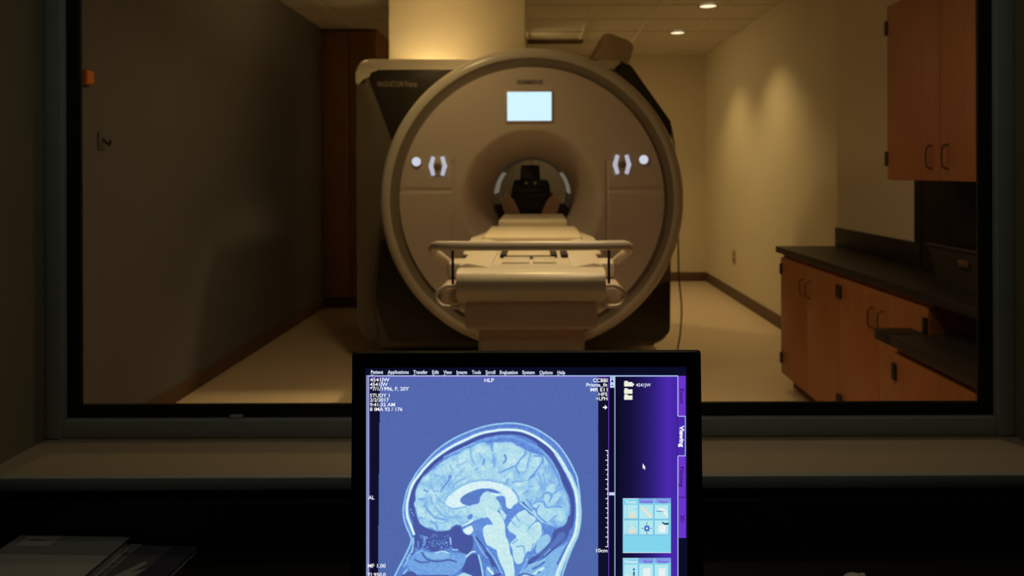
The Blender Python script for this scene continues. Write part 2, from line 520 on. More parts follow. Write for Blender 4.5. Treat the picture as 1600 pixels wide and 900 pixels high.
# outer ring
RO = 239*SCL
prof = []
for k in range(11):
    a = R(-10 + 110*k/10)
    prof.append((RO - 0.055 + 0.055*math.cos(a), YF + 0.055 - 0.055*math.sin(a)))
prof = [(RO, YH)] + prof + [(RO-0.075, YF+0.004)]
MB().lathe_y((CX, CZ), prof, 128).build('outer_ring', M_plastic, scan, smooth=True)
MB().lathe_y((CX, CZ), [(RO-0.073, YF+0.003), (RO-0.080, YF+0.010), (RO-0.120, YF+0.030), (RO-0.135, YF+0.030), (RO-0.140, YF+0.012)], 128).build('ring_groove', M_groove, scan, smooth=True)
# face with funnel and panel seams: polar grid with relief
RF = RO - 0.139
RB = 0.30
rs = list(np.concatenate([np.linspace(RF, 0.50, 90), np.linspace(0.495, RB, 26)]))
NT = 360
sx0, sx1 = U(707, 0, YF).x, U(949, 0, YF).x
sz = U(0, 297, YF).z
sz2 = U(0, 252, YF).z
def face_y(r, x, z):
    y = YF + 0.012
    d = 9.0
    if z < sz2 + 0.005:
        d = min(abs(x - sx0), abs(x - sx1))
    if x < sx0 or x > sx1:
        d = min(d, abs(z - sz))
    if d < 0.013 and r > 0.46:
        y += 0.009 * (1 - (d/0.013)**2)
    if r < 0.50:
        s = (0.50 - r) / (0.50 - RB)
        y += 0.40 * (1 - math.cos(s*math.pi/2))**1.0
    return y
verts, faces = [], []
ox, oy, oz = scan.location
for r in rs:
    for k in range(NT):
        a = 2*math.pi*k/NT
        x = CX + r*math.cos(a); z = CZ + r*math.sin(a)
        verts.append((x-ox, face_y(r, x, z)-oy, z-oz))
for i in range(len(rs)-1):
    for k in range(NT):
        faces.append((i*NT+k, (i+1)*NT+k, (i+1)*NT+(k+1)%NT, i*NT+(k+1)%NT))
me = bpy.data.meshes.new('front_cover'); me.from_pydata(verts, [], faces); me.materials.append(M_face)
me.polygons.foreach_set('use_smooth', [True]*len(me.polygons))
fo = bpy.data.objects.new('front_cover', me); COL.objects.link(fo); fo.parent = scan
yb0 = YF + 0.41
MB().lathe_y((CX, CZ), [(RB, yb0), (RB, 6.88), (RB+0.02, 6.885), (RB+0.02, yb0)], 96, close=True).build('bore_tube', M_bore, scan, smooth=True)
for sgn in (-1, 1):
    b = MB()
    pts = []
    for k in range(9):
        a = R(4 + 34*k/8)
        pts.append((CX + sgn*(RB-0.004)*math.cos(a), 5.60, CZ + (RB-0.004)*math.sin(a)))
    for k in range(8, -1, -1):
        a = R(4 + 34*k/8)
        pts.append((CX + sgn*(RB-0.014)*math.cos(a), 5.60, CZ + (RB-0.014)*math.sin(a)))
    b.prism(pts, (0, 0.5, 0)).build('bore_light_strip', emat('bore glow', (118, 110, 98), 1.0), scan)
# touchscreen and maker's name
v0 = U(793, 143.5, YF); v1 = U(862, 188.5, YF)
scr = box('display', (v0.x-0.012, YF+0.004, v1.z-0.012), (v1.x+0.012, YF+0.013, v0.z+0.012), M_face, scan, bev=0.003)
box('screen_glass', (v0.x, YF+0.002, v1.z), (v1.x, YF+0.0045, v0.z), emat('scanner display glow', (205, 236, 255), 1.3), scr, label='bright pale blue lit screen')
def solid_text(s, name, m, parent, x0, x1, zb, zt, y, bold=0.0, depth=0.002):
    vs, fs = text_mesh(s, bold)
    mn = vs.min(0); mx = vs.max(0)
    q = (vs - mn) / (mx - mn)
    o = origin(parent)
    P = [(x0 + (x1-x0)*a - o.x, y - o.y, zb + (zt-zb)*b - o.z) for a, b in q]
    me = bpy.data.meshes.new(name); me.from_pydata(P, [], fs); me.materials.append(m)
    ob = bpy.data.objects.new(name, me); COL.objects.link(ob); ob.parent = parent
    return ob
l0 = U(808, 124.5, YF); l1 = U(849, 131.5, YF)
solid_text('SIEMENS', 'maker_lettering', mat('dark slate print', (0.10, 0.10, 0.15), 0.5), scan, l0.x, l1.x, l1.z, l0.z, YF+0.0095, 0.02)
l0 = U(590, 126, YH-0.014); l1 = U(652, 135, YH-0.014)
solid_text('MAGNETOM Prisma', 'model_lettering', mat('grey print', (0.30, 0.25, 0.2), 0.5), pan, l0.x, l1.x, l1.z, l0.z, YH-0.0135, 0.01)
# lit controls
GLOW = emat('control glow', (222, 224, 246), 1.0)
for (hx, hy, bx, by) in ((684, 259, 650.5, 252), (972, 257.5, 1006, 250)):
    h = U(hx, hy, YF)
    k = 1/227.0
    t = MB()
    hexo = [(h.x + 0.068*math.sin(R(60*i)), YF+0.004, h.z + 0.068*math.cos(R(60*i))) for i in range(6)]
    cp = t.prism(hexo, (0, 0.012, 0), 0.002).build('control_panel', M_face, scan, smooth=True)
    ki = [(4.2, 13.6), (7.6, 0.0), (4.2, -13.6)]; ko = [(9.9, 15.6), (15.0, 0.0), (9.9, -15.6)]
    for sg in (-1, 1):
        for band in range(3):
            f0 = band/3 + 0.03; f1 = (band+1)/3 - 0.10
            lo = [(a[0]*(1-f0)+b2[0]*f0, a[1]*(1-f0)+b2[1]*f0) for a, b2 in zip(ki, ko)]
            hi = [(a[0]*(1-f1)+b2[0]*f1, a[1]*(1-f1)+b2[1]*f1) for a, b2 in zip(ki, ko)]
            ps = hi + lo[::-1]
            pts = [(h.x + sg*q[0]*SCL, YF+0.0015, h.z + q[1]*SCL) for q in ps]
            MB().prism(pts, (0, 0.003, 0)).build('light_bar', GLOW, cp)
    MB().lathe_y((h.x, h.z), [(0.0235, YF+0.004), (0.0235, YF-0.006), (0.018, YF-0.010), (0.001, YF-0.010)], 24).build('jog_dial', M_groove, cp, smooth=True)
    b = U(bx, by, YF)
    bt = MB().lathe_y((b.x, b.z), [(0.037, YF+0.013), (0.037, YF+0.004), (0.032, YF+0.002), (0.031, YF+0.002)], 32).build('button_bezel', M_face, scan, smooth=True)
    MB().lathe_y((b.x, b.z), [(0.031, YF+0.003), (0.029, YF-0.002), (0.012, YF-0.003), (0.009, YF-0.001), (0.001, YF-0.001)], 32).build('lit_button', GLOW, bt)
# latches on the edge of the ring
for (x, y) in ((1042, 204), (1054, 316)):
    q = U(x, y, 5.2)
    box('cover_latch', (q.x-0.02, 5.16, q.z-0.04), (q.x+0.03, 5.27, q.z+0.04), M_blackp, scan, bev=0.008)

# hanging cable on the side of the scanner
pts = [(1047, 200), (1052, 235), (1056, 300), (1057, 360), (1058, 430), (1062, 480), (1060, 520), (1056, 545), (1052, 580)]
path = [U(a, b, 5.36 - 0.02*i) + Vector((0.01, 0, 0)) for i, (a, b) in enumerate(pts)]
path[-1] = Vector((path[-1].x, path[-1].y, 0.01))
tag(MB().tube(smooth_path(path, 6), 0.006, 8).build('hanging_cable', M_brown, None, True), 'thin dark cable hanging down the side of the scanner to the floor', 'cable')

# white shaft rising from the housing, and the tilted duct
YS = 6.0
sx_0, sx_1 = (608-PX)/F*YS, (821-PX)/F*YS
zt = U(0, 92, YH).z
t = thing('duct_casing', ((sx_0+sx_1)/2, YS+0.35, zt), 'cream boxed shaft rising from the scanner housing to the ceiling', 'duct')
box('casing', (sx_0, YS, zt-0.002), (sx_1, YS+0.7, CEIL-0.006), M_shaft, t, bev=0.01)
box('collar', (sx_0-0.01, YS-0.01, zt-0.001), (sx_1+0.01, YS+0.71, zt+0.012), M_shaft, t, bev=0.004)
YD = 5.62
pts = rounded([(U(x, y, YD).x, U(x, y, YD).z) for x, y in ((945, 49), (994, 68), (974, 122), (915, 100))], [0.06, 0.06, 0.01, 0.01], 5)
cd = thing('cable_duct', (0.6, YD+0.15, zt-0.05), 'tilted tan plastic duct hood standing on the scanner housing', 'duct')
MB().prism([(q[0], YD, q[1]) for q in pts], (0, 0.34, 0), 0.03, 4).build('hood', mat('tan duct plastic', (0.58, 0.49, 0.36), 0.5, var=0.04), cd, smooth=True)
pts = [(U(x, y, YD).x, U(x, y, YD).z) for x, y in ((930, 92), (980, 106), (978, 124), (915, 108))]
MB().prism([(q[0], YD-0.012, q[1]) for q in pts], (0, 0.36, 0), 0.006, 2).build('flange', M_shell, cd, smooth=True)

t = thing('bore_backdrop', (-0.05, 8.9, 0), 'invented grey cabinet darkening the view through the scanner bore', 'cabinet')  # invented block, keeps the brightly lit rear wall out of the bore view
M_eq = mat('backdrop grey', (0.13, 0.115, 0.125), 0.55, var=0.05)
box('body', (-0.75, 8.62, 0.06), (0.65, 9.22, 1.88), M_eq, t, bev=0.01)
for a in (-0.74, -0.04):
    box('door', (a, 8.598, 0.10), (a+0.68, 8.62, 1.86), M_eq, t, bev=0.004)
box('plinth', (-0.72, 8.66, 0), (0.62, 9.2, 0.06), M_rubber, t)

# ------------------------------------------------------------------ patient table
TX = (829-PX)/F*2.8
tab = thing('patient_table', (TX, 3.8, 0), 'cream patient table with push rail reaching into the scanner bore', 'table')
TZ = 1.04
b = MB()
b.box((TX-0.285, 2.86, TZ-0.06), (TX+0.285, 4.86, TZ-0.012), 0.01)
b.build('table_bed', M_table, tab, smooth=True)
b = MB().box((TX-0.21, 4.80, TZ-0.05), (TX+0.21, 6.4, TZ-0.006), 0.012).build('bore_bed', M_table, tab, smooth=True)
# raised sloping side rails of the bed
for s in (-1, 1):
    q = [(TX+s*0.288, 2.88, TZ-0.05), (TX+s*0.288, 2.88, TZ+0.004), (TX+s*0.255, 2.88, TZ+0.012), (TX+s*0.165, 2.88, TZ-0.004), (TX+s*0.165, 2.88, TZ-0.05)]
    MB().prism(q, (0, 1.95, 0), 0.004, 2).build('side_rail', M_table, tab, smooth=True)
    # outer lip widening towards the bore
    q = [(TX+s*0.28, 3.35, TZ-0.03), (TX+s*0.33, 3.40, TZ-0.03), (TX+s*0.36, 4.2, TZ-0.03), (TX+s*0.28, 4.8, TZ-0.03)]
    MB().prism(q, (0, 0, 0.022), 0.006, 2).build('arm_lip', M_table, tab, smooth=True)
# connector covers in the channel
zc = TZ - 0.012
box('connector_cover', (TX-0.125, 3.02, zc), (TX-0.008, 3.20, zc+0.012), M_table, tab, bev=0.004)
box('connector_cover', (TX+0.006, 3.02, zc), (TX+0.105, 3.20, zc+0.012), M_table, tab, bev=0.004)
box('connector_plate', (TX-0.120, 3.25, zc), (TX+0.092, 3.55, zc+0.014), M_cush, tab, bev=0.004)
box('cable_slot', (TX-0.130, 3.205, zc), (TX+0.100, 3.245, zc+0.004), M_rubber, tab)
for xx in (-0.128, 0.100, 0.150):
    box('socket', (TX+xx-0.016, 3.25, zc), (TX+xx+0.016, 3.42, zc+0.016), M_rubber, tab, bev=0.003)
box('mattress', (TX-0.275, 3.92, TZ-0.012), (TX+0.275, 4.62, TZ+0.030), M_cush, tab, bev=0.02, seg=4)
box('head_cushion', (TX-0.225, 4.62, TZ-0.006), (TX+0.225, 5.30, TZ+0.068), M_cush, tab, bev=0.018, seg=4)
# bullnose front cover
q = [(2.98, TZ-0.004), (2.83, TZ-0.004), (2.79, TZ-0.016), (2.765, TZ-0.045), (2.76, TZ-0.08), (2.80, TZ-0.115), (2.845, TZ-0.135), (2.85, TZ-0.17), (2.98, TZ-0.17)]
q = rounded(q, [0, 0.03, 0.03, 0.03, 0.03, 0.03, 0.02, 0.01, 0], 4)
MB().prism([(TX-0.29, a, c2) for a, c2 in q], (0.58, 0, 0), 0.008, 2).build('front_cover', M_table, tab, smooth=True)
box('undercarriage', (TX-0.265, 2.84, 0.79), (TX+0.265, 4.88, TZ-0.058), M_ped, tab, bev=0.02, seg=3)
q = [(TX-0.225, 2.92, 0.0), (TX+0.225, 2.92, 0.0), (TX+0.215, 2.92, 0.80), (TX-0.215, 2.92, 0.80)]
MB().prism(q, (0, 1.96, 0), 0.015, 3).build('pedestal', M_ped, tab, smooth=True)
# push rail
zr = U(0, 384, 2.74).z
path = [(TX-0.345, 3.12, TZ-0.03), (TX-0.385, 3.0, TZ+0.03), (TX-0.392, 2.88, zr-0.035), (TX-0.372, 2.79, zr-0.006), (TX-0.32, 2.75, zr), (TX-0.2, 2.74, zr)]
path = path + [(TX, 2.74, zr)] + [(2*TX-a, b2, c2) for a, b2, c2 in path[::-1]]
MB().tube(smooth_path(path, 8), 0.0185, 14).build('push_rail', M_table, tab, smooth=True)
for s in (-1, 1):
    MB().tube([(TX+s*0.302, 2.77, zr), (TX+s*0.302, 2.775, 0.985)], 0.0055, 8).build('rail_post', M_rubber, tab, smooth=True)
    box('rail_bracket', (TX+s*0.285, 3.05, TZ-0.075), (TX+s*0.36, 3.2, TZ-0.005), M_table, tab, bev=0.015, seg=3)
    box('caster_guard', (TX+s*0.275, 2.86, TZ-0.15), (TX+s*0.365, 3.1, TZ-0.078), M_ped, tab, bev=0.015, seg=3)
    gp = [U(712, 447, 2.83), U(697, 447, 2.83), U(684, 456, 2.83), U(681, 466, 2.83), U(688, 476, 2.83), U(699, 479, 2.83), U(716, 479, 2.85)]
    gp = [Vector((v.x if s < 0 else 2*TX - v.x, v.y, v.z)) for v in gp]
    gp[0].x -= s*0.01
    MB().tube(smooth_path(gp, 6), 0.0085, 10).build('side_grip', M_table, tab, smooth=True)

# ------------------------------------------------------------------ head coil in the bore
YK = 5.48
hc = thing('head_coil', (CX, YK+0.1, TZ), 'black head coil with tan side wings inside the scanner bore', 'head coil')
def kp(name, pix, y, d, m, rad, bev=0.01, label=None):
    pts = rounded([(U(a, b2, y).x, U(a, b2, y).z) for a, b2 in pix], rad, 4)
    return MB().prism([(q[0], y, q[1]) for q in pts], (0, d, 0), bev, 2).build(name, m, hc, True, label)
kp('mirror_mount', [(814, 258), (843, 258), (844, 290), (812, 290)], YK+0.05, 0.16, M_coil, 0.012)
kp('coil_bridge', [(803, 281), (857, 281), (861, 305), (797, 305)], YK+0.02, 0.22, M_coil, 0.03)
kp('coil_body', [(794, 302), (870, 302), (857, 322), (846, 348), (811, 348), (804, 322)], YK, 0.26, M_coil, 0.03)
for s in (0, 1):
    pix = [(786, 304), (793, 302), (803, 313), (811, 330), (815, 348), (794, 348), (784, 322)]
    if s: pix = [(1658 - a, b2) for a, b2 in pix][::-1]
    kp('side_wing', pix, YK-0.03, 0.24, M_wing, 0.012, 0.008, label='tan side wing')
    pix = [(776, 318), (784, 320), (792, 346), (766, 346), (768, 328)]
    if s: pix = [(1658 - a, b2) for a, b2 in pix][::-1]
    kp('side_block', pix, YK+0.06, 0.2, M_brown, 0.01, 0.005)
for xx in (822.5, 836):
    q = U(xx, 286, YK+0.01)
    MB().lathe_y((q.x, q.z), [(0.014, YK+0.021), (0.014, YK+0.010), (0.010, YK+0.006), (0.001, YK+0.006)], 20).build('lens', M_steel, hc, smooth=True)

# ------------------------------------------------------------------ cabinets
def pull(parent, x, y, z, h=0.10, out=-1):
    pts = smooth_path([(x, y, z-h/2), (x+out*0.018, y, z-h/2+0.006), (x+out*0.026, y, z-h/2+0.022), (x+out*0.026, y, z+h/2-0.022), (x+out*0.018, y, z+h/2-0.006), (x, y, z+h/2)], 5)
    MB().tube(pts, 0.0045, 8).build('pull', M_pull, parent, smooth=True)
def hinge(parent, x, y, z):
    MB().box((x-0.014, y-0.014, z-0.035), (x+0.004, y+0.014, z+0.035), 0.004).build('hinge', M_hinge, parent, smooth=True)

UX, UY0, UYM, UY1 = 1.70, 2.53, 2.98, 3.43
UZ0, UZ1 = 1.374, 2.205
t = thing('wall_cabinet', (1.85, 2.98, UZ0), 'orange wood double-door cabinet hung high on the wall', 'cabinet')
box('body', (UX, UY0, UZ0), (XJ-0.001, UY1, UZ1), M_wood, t)
for k, (a, b2) in enumerate(((UYM+0.0015, UY1), (UY0, UYM-0.0015))):
    d = box('door', (UX-0.020, a, UZ0+0.002), (UX-0.001, b2, UZ1-0.002), M_wood, t, bev=0.0015)
    pull(d, UX-0.020, UYM + (0.065 if k == 0 else -0.055), 1.475)
    ye = UY1+0.006 if k == 0 else UY0-0.006
    hinge(d, UX-0.012, ye, 2.10); hinge(d, UX-0.012, ye, 1.475)

BX = 1.62
CT = 0.92
def base_unit(y0, y1, label, zt=CT-0.04, x=BX, deep=XJ-0.001):
    t = thing('base_cabinet', ((x+deep)/2, (y0+y1)/2, 0), label, 'cabinet', 'base cabinets under the counters')
    box('carcass', (x, y0+0.001, 0.09), (deep, y1-0.001, zt), M_wood, t)
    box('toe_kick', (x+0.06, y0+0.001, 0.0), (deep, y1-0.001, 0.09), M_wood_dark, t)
    ym = (y0+y1)/2
    for k, (a, b2) in enumerate(((ym+0.0015, y1-0.002), (y0+0.002, ym-0.0015))):
        d = box('door', (x-0.020, a, 0.10), (x-0.001, b2, zt-0.025), M_wood, t, bev=0.0015)
        pull(d, x-0.020, ym + (0.05 if k == 0 else -0.05), zt-0.16, 0.10)
        ye = y1 - 0.017 if k == 0 else y0 + 0.017
        hinge(d, x-0.017, ye, zt-0.10); hinge(d, x-0.017, ye, 0.20)
    return t
base_unit(3.79, 4.70, 'orange wood base cabinet at the far end under the black counter')
base_unit(2.93, 3.79, 'orange wood base cabinet in the middle under the black counter')
tag(box('countertop', (1.585, 1.80, CT-0.04), (XJ-0.001, 4.755, CT), M_black_lam, bev=0.004), 'long black laminate countertop along the wall', 'countertop')
tag(box('backsplash', (XJ-0.022, 3.70, CT), (XJ-0.001, 4.755, CT+0.122), M_black_lam, bev=0.003), 'short black backsplash strip standing on the long counter', 'backsplash')
t = thing('dark_wall_panel', (XJ-0.01, 3.1, CT), 'dark flat panel on the wall under the high cabinet', 'panel')
box('board', (XJ-0.016, 1.85, CT+0.0), (XJ-0.001, 3.695, UZ0-0.003), M_matt, t, bev=0.002)
box('edge_strip', (XJ-0.020, 3.690, CT+0.122), (XJ-0.001, 3.76, UZ0-0.003), M_matt, t, bev=0.002)
# low counter with its cabinet
LZ = 0.75
lc0, lc1 = 1.80, 3.05
t = thing('low_counter', (1.70, 2.4, LZ), 'lower black counter slab in front of the long counter', 'countertop')
box('slab', (1.435, lc0, LZ-0.045), (XJ-0.002, lc1-0.13, LZ), M_black_lam, t, bev=0.004)
box('slab_end', (1.435, lc1-0.13, LZ-0.045), (1.592, lc1, LZ), M_black_lam, t, bev=0.004)
base_unit(1.82, 2.92, 'orange wood base cabinet under the lower black counter slab', zt=LZ-0.045, x=1.47)
# storage bin on the counter
t = thing('storage_bin', (1.85, 2.8, CT), 'dark grey open bin with a small steel label holder on the long counter', 'bin')
bn = MB()
lo = [(1.775, 2.42), (1.945, 2.42), (1.945, 3.17), (1.775, 3.17)]; hi = [(1.745, 2.39), (1.96, 2.39), (1.96, 3.20), (1.745, 3.20)]
for k in range(4):
    a, b2, c2, d2 = lo[k], lo[(k+1)%4], hi[(k+1)%4], hi[k]
    q = [Vector((*a, CT)), Vector((*b2, CT)), Vector((*c2, CT+0.17)), Vector((*d2, CT+0.17))]
    nn = (q[1]-q[0]).cross(q[3]-q[0]).normalized()*-0.004
    bn.prism(q, nn)
bn.box((1.775, 2.42, CT), (1.945, 3.17, CT+0.004))
bn.build('tub', M_bin, t)
box('rim', (1.738, 2.383, CT+0.166), (1.750, 3.207, CT+0.178), M_bin, t, bev=0.003)
box('label_holder', (1.745, 2.90, CT+0.10), (1.757, 2.97, CT+0.13), M_pull, t, bev=0.003)

# outlet on the washed wall
yo = 2.19*F/(1147-PX); zo = U(1147, 402, yo).z
t = thing('wall_outlet', (XR-0.004, yo, zo), 'small almond outlet plate on the washed wall above the baseboard', 'outlet')
box('plate', (XR-0.008, yo-0.06, zo-0.075), (XR-0.0005, yo+0.06, zo+0.075), M_plate, t, bev=0.002)
for dz in (-0.03, 0.03):
    box('socket', (XR-0.011, yo-0.018, zo+dz-0.016), (XR-0.007, yo+0.018, zo+dz+0.016), M_brown, t, bev=0.002)

# small fittings on the dark wall
ya = 2.24*F/(PX-129); za = U(129, 117, ya).z
t = thing('alarm_beacon', (XL, ya, za), 'small orange alarm beacon on the dark wall at the window edge', 'alarm')
box('mount', (XL+0.0005, ya-0.04, za-0.05), (XL+0.012, ya+0.04, za+0.045), M_brown, t, bev=0.004)
box('beacon', (XL+0.012, ya-0.032, za-0.040), (XL+0.045, ya+0.032, za+0.030), M_orange, t, bev=0.012, seg=3)
yk = 2.24*F/(PX-158); zk = U(158, 218, yk).z
t = thing('wall_hook', (XL, yk, zk), 'small dark hook on the dark wall below the alarm beacon', 'hook')
box('plate', (XL+0.0005, yk-0.03, zk-0.045), (XL+0.008, yk+0.03, zk+0.045), M_paint_dark, t, bev=0.003)
MB().tube(smooth_path([(XL+0.008, yk, zk+0.01), (XL+0.03, yk, zk-0.01), (XL+0.045, yk, zk-0.02), (XL+0.05, yk, zk+0.005)], 5), 0.007, 8).build('prong', M_brown, t, smooth=True)

# ------------------------------------------------------------------ control desk
DZ = 0.73
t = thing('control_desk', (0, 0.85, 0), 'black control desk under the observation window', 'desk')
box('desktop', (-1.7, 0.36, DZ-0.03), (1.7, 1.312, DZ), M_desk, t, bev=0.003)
box('sill_shade_panel', (-1.7, 1.314, 0.05), (1.7, 1.332, 0.815), M_desk, t, bev=0.002)  # near-black sheet standing in for the shade on the wall below the sill
for s in (-1, 1):
    box('end_panel', (s*1.67-0.015, 0.42, 0), (s*1.67+0.015, 1.31, DZ-0.03), M_desk, t)

# ------------------------------------------------------------------ monitor
TILT = R(2.3)
MY = 0.842
# screen plane through (0, MY, zt) leaning back
ztop = EYE - (572-PY)/F*MY
kk = math.tan(TILT)
cr, sr = math.cos(ROLL), math.sin(ROLL)
def S(px, py, off=0.0):
    """photo pixel -> world point on the screen plane, lifted off towards the viewer"""
    dx, dy = px-PX, py-PY
    # content appears turned counter-clockwise by ROLL: undo it
    rx = dx*cr - dy*sr
    ry = dx*sr + dy*cr
    u, v = rx/F, ry/F
    Y = (MY + kk*(EYE - ztop)) / (1 + kk*v)
    n = Vector((0, -math.cos(TILT), math.sin(TILT)))
    return Vector((u*Y, Y, EYE - v*Y)) + n*off
mon = thing('monitor', (S(824, 700).x, 0.88, DZ), 'black flat monitor showing a blue brain scan on the control desk', 'monitor')
ax_x = Vector((1, 0, 0)); ax_z = Vector((0, math.sin(TILT), math.cos(TILT))); ax_n = Vector((0, -math.cos(TILT), math.sin(TILT)))
cA = S(551, 549); cB = S(1097, 547)
bx0 = S(548.5, 700).x; bx1 = S(1097.5, 700).x
P0 = Vector((0, S(824, 549).y, S(824, 548).z))
Wd = bx1 - bx0
HT = 0.352
def L(x, h, d):
    """monitor frame: x world, h below the top edge, d towards viewer"""
    return Vector((x, P0.y, P0.z)) - ax_z*h + ax_n*d
sc0 = S(572.5, 573.5); sc1x = S(1072.5, 700).x
hs0 = (P0 - S(824, 573)).dot(ax_z); hs1 = hs0 + 0.302
def mon_prism(name, poly, d0, d1, m, parent, bev=0.0, label=None):
    return MB().prism([L(x, h, d0) for x, h in poly], ax_n*(d1-d0), bev, 3).build(name, m, parent, True, label)
outer = rounded([(bx0, 0), (bx1, 0), (bx1, HT), (bx0, HT)], 0.005, 5)
bs_ = MB()
l0 = [bs_.bm.verts.new(L(x, h, -0.002)) for x, h in outer]
l1 = [bs_.bm.verts.new(L(x, h + 0.004*(h < 0.1), -0.012)) for x, h in outer]
l2 = [bs_.bm.verts.new(L(bx0 + 0.03 + (x-bx0)*(Wd-0.06)/Wd, 0.022 + h*(HT-0.05)/HT, -0.05)) for x, h in outer]
for A2, B2 in ((l0, l1), (l1, l2)):
    for i2 in range(len(A2)):
        bs_.bm.faces.new([A2[i2], A2[(i2+1) % len(A2)], B2[(i2+1) % len(A2)], B2[i2]])
bs_.bm.faces.new(l2); bs_.bm.faces.new(l0[::-1])
bs_.build('back_shell', M_bezel, mon)
fb = MB()
for (a, b2, c2, d2) in ((bx0, 0, bx1, hs0), (bx0, hs1, bx1, HT), (bx0, hs0, sc0.x, hs1), (sc1x, hs0, bx1, hs1)):
    pass
# bezel ring: outer rounded loop joined to the inner rectangle
bm = fb.bm
inner = []
for (x, h) in [(q[0], q[1]) for q in outer]:
    inner.append((min(max(x, sc0.x-0.001), sc1x+0.001), min(max(h, hs0), hs1)))
loops = []
for dd, src in ((-0.002, outer), (0.004, [(bx0+(q[0]-bx0)*0.99+Wd*0.005, 0.0016+q[1]*0.991) for q in outer]), (0.0035, inner), (-0.001, inner)):
    loops.append([bm.verts.new(L(q[0], q[1], dd)) for q in src])
n = len(outer)
for A, B in zip(loops, loops[1:]):
    for i in range(n):
        try: bm.faces.new([A[i], A[(i+1)%n], B[(i+1)%n], B[i]])
        except ValueError: pass
fb.build('bezel', M_bezel, mon)
box('stand_neck', (mon.location.x-0.045, 0.895, DZ+0.012), (mon.location.x+0.045, 0.925, DZ+0.28), M_bezel, mon, bev=0.008)
box('stand_base', (mon.location.x-0.13, 0.80, DZ), (mon.location.x+0.13, 0.99, DZ+0.014), M_bezel, mon, bev=0.006)

SB = 968.0   # bottom of the lit area in photo pixels (below the frame)
def flat(name, quads, m, parent, off):
    """quads: list of pixel polygons laid on the screen plane"""
    o = origin(parent)
    vs, fs = [], []
    for q in quads:
        i0 = len(vs)
        vs += [S(x, y, off) - o for x, y in q]
        fs.append(tuple(range(i0, i0+len(q)))[::-1])
    me = bpy.data.meshes.new(name); me.from_pydata([tuple(v) for v in vs], [], fs); me.materials.append(m)
    ob = bpy.data.objects.new(name, me); COL.objects.link(ob); ob.parent = parent
    return ob
def rect(x0, y0, x1, y1): return [(x0, y0), (x1, y0), (x1, y1), (x0, y1)]
screen = flat('screen', [rect(571, 572, 1074, SB)], emat('screen navy', (11, 13, 38)), mon, 0.0004)
screen['label'] = 'lit display'
E = lambda n, c: emat(n, c)
E_line = E('ui pale line', (178, 196, 245)); E_white = E('ui white', (245, 248, 255)); E_txt = E('ui text', (225, 232, 255))
E_pdot = E('ui purple', (120, 70, 215)); E_tab = E('ui tab purple', (108, 52, 205)); E_dark = E('ui dark text', (42, 14, 78))
E_black = E('ui black', (17, 16, 46)); E_cream = E('ui cream', (238, 240, 222)); E_cyan = E('ui cyan', (128, 212, 236))
E_cell = E('ui cell', (178, 232, 240)); E_lav = E('ui lavender', (128, 158, 232)); E_cellw = E('ui cell white', (232, 240, 244))
E_shade = E('ui cell shade', (92, 160, 215)); E_mag = E('ui magenta text', (120, 60, 205)); E_blue = E('ui blue', (58, 100, 205))
E_sand = E('ui sand', (238, 226, 200)); E_ink = E('ui ink', (12, 18, 34)); E_hand = E('ui hand', (228, 224, 208)); E_thin = E('ui thin', (130, 170, 190))

def stext(name, items, m, off=0.0012, bold=0.012):
    """items: (string, x0, x1, ytop, ybottom[, vertical])"""
    o = origin(screen)
    V, FS = [], []
    for it in items:
        s, a, b2, yt, yb = it[:5]
        vert = len(it) > 5 and it[5]
        vs, fs = text_mesh(s, bold)
        mn = vs.min(0); mx = vs.max(0)
        ref, _ = text_mesh('H', bold)
        # keep cap height as the box height: descenders may hang below
        capz = ref[:, 1].max()
        i0 = len(V)
        for q in vs:
            u = (q[0]-mn[0])/(mx[0]-mn[0]); v = q[1]/capz
            if not vert:
                p = S(a + (b2-a)*u, yb - (yb-yt)*v, off)
            else:   # reads downwards: text x runs down, text up points right
                p = S(a + (b2-a)*v, yt + (yb-yt)*u, off)
            V.append(tuple(p - o))
        FS += [tuple(i0+k for k in f2) for f2 in fs]
    me = bpy.data.meshes.new(name); me.from_pydata(V, [], FS); me.materials.append(m)
    ob = bpy.data.objects.new(name, me); COL.objects.link(ob); ob.parent = screen
    return ob

# --- the scan picture, painted as a fine coloured grid -------------------------------------------------
STEP = 0.8
GX = np.arange(576.5, 950.01, STEP); GY = np.arange(588.5, SB-2, STEP)
XX, YY = np.meshgrid(GX, GY)
rng = np.random.RandomState(3)
def lownoise(cell, seed):
    r = np.random.RandomState(seed)
    hh = int((GY[-1]-GY[0])/cell)+4; ww = int((GX[-1]-GX[0])/cell)+4
    g2 = r.rand(hh, ww)
    fx = (XX-GX[0])/cell; fy = (YY-GY[0])/cell
    ix = fx.astype(int); iy = fy.astype(int)
    tx = fx-ix; ty = fy-iy
    tx = tx*tx*(3-2*tx); ty = ty*ty*(3-2*ty)
    return (g2[iy, ix]*(1-tx)*(1-ty)+g2[iy, ix+1]*tx*(1-ty)+g2[iy+1, ix]*(1-tx)*ty+g2[iy+1, ix+1]*tx*ty)-0.5
IMG = np.full(XX.shape, 0.20)
OFFS = {'A': (620, 650), 'B': (760, 650), 'C': (600, 740), 'D': (760, 740), 'E': (600, 804), 'F': (760, 804)}
def T(spec):
    """'A 230,900 330,780 B 0,155 ...' -> photo pixels"""
    out = []; o = None
    for tok in spec.split():
        if tok in OFFS: o = OFFS[tok]
        else:
            a, b2 = tok.split(','); out.append((o[0]+float(a)/9.375, o[1]+float(b2)/9.375))
    return out
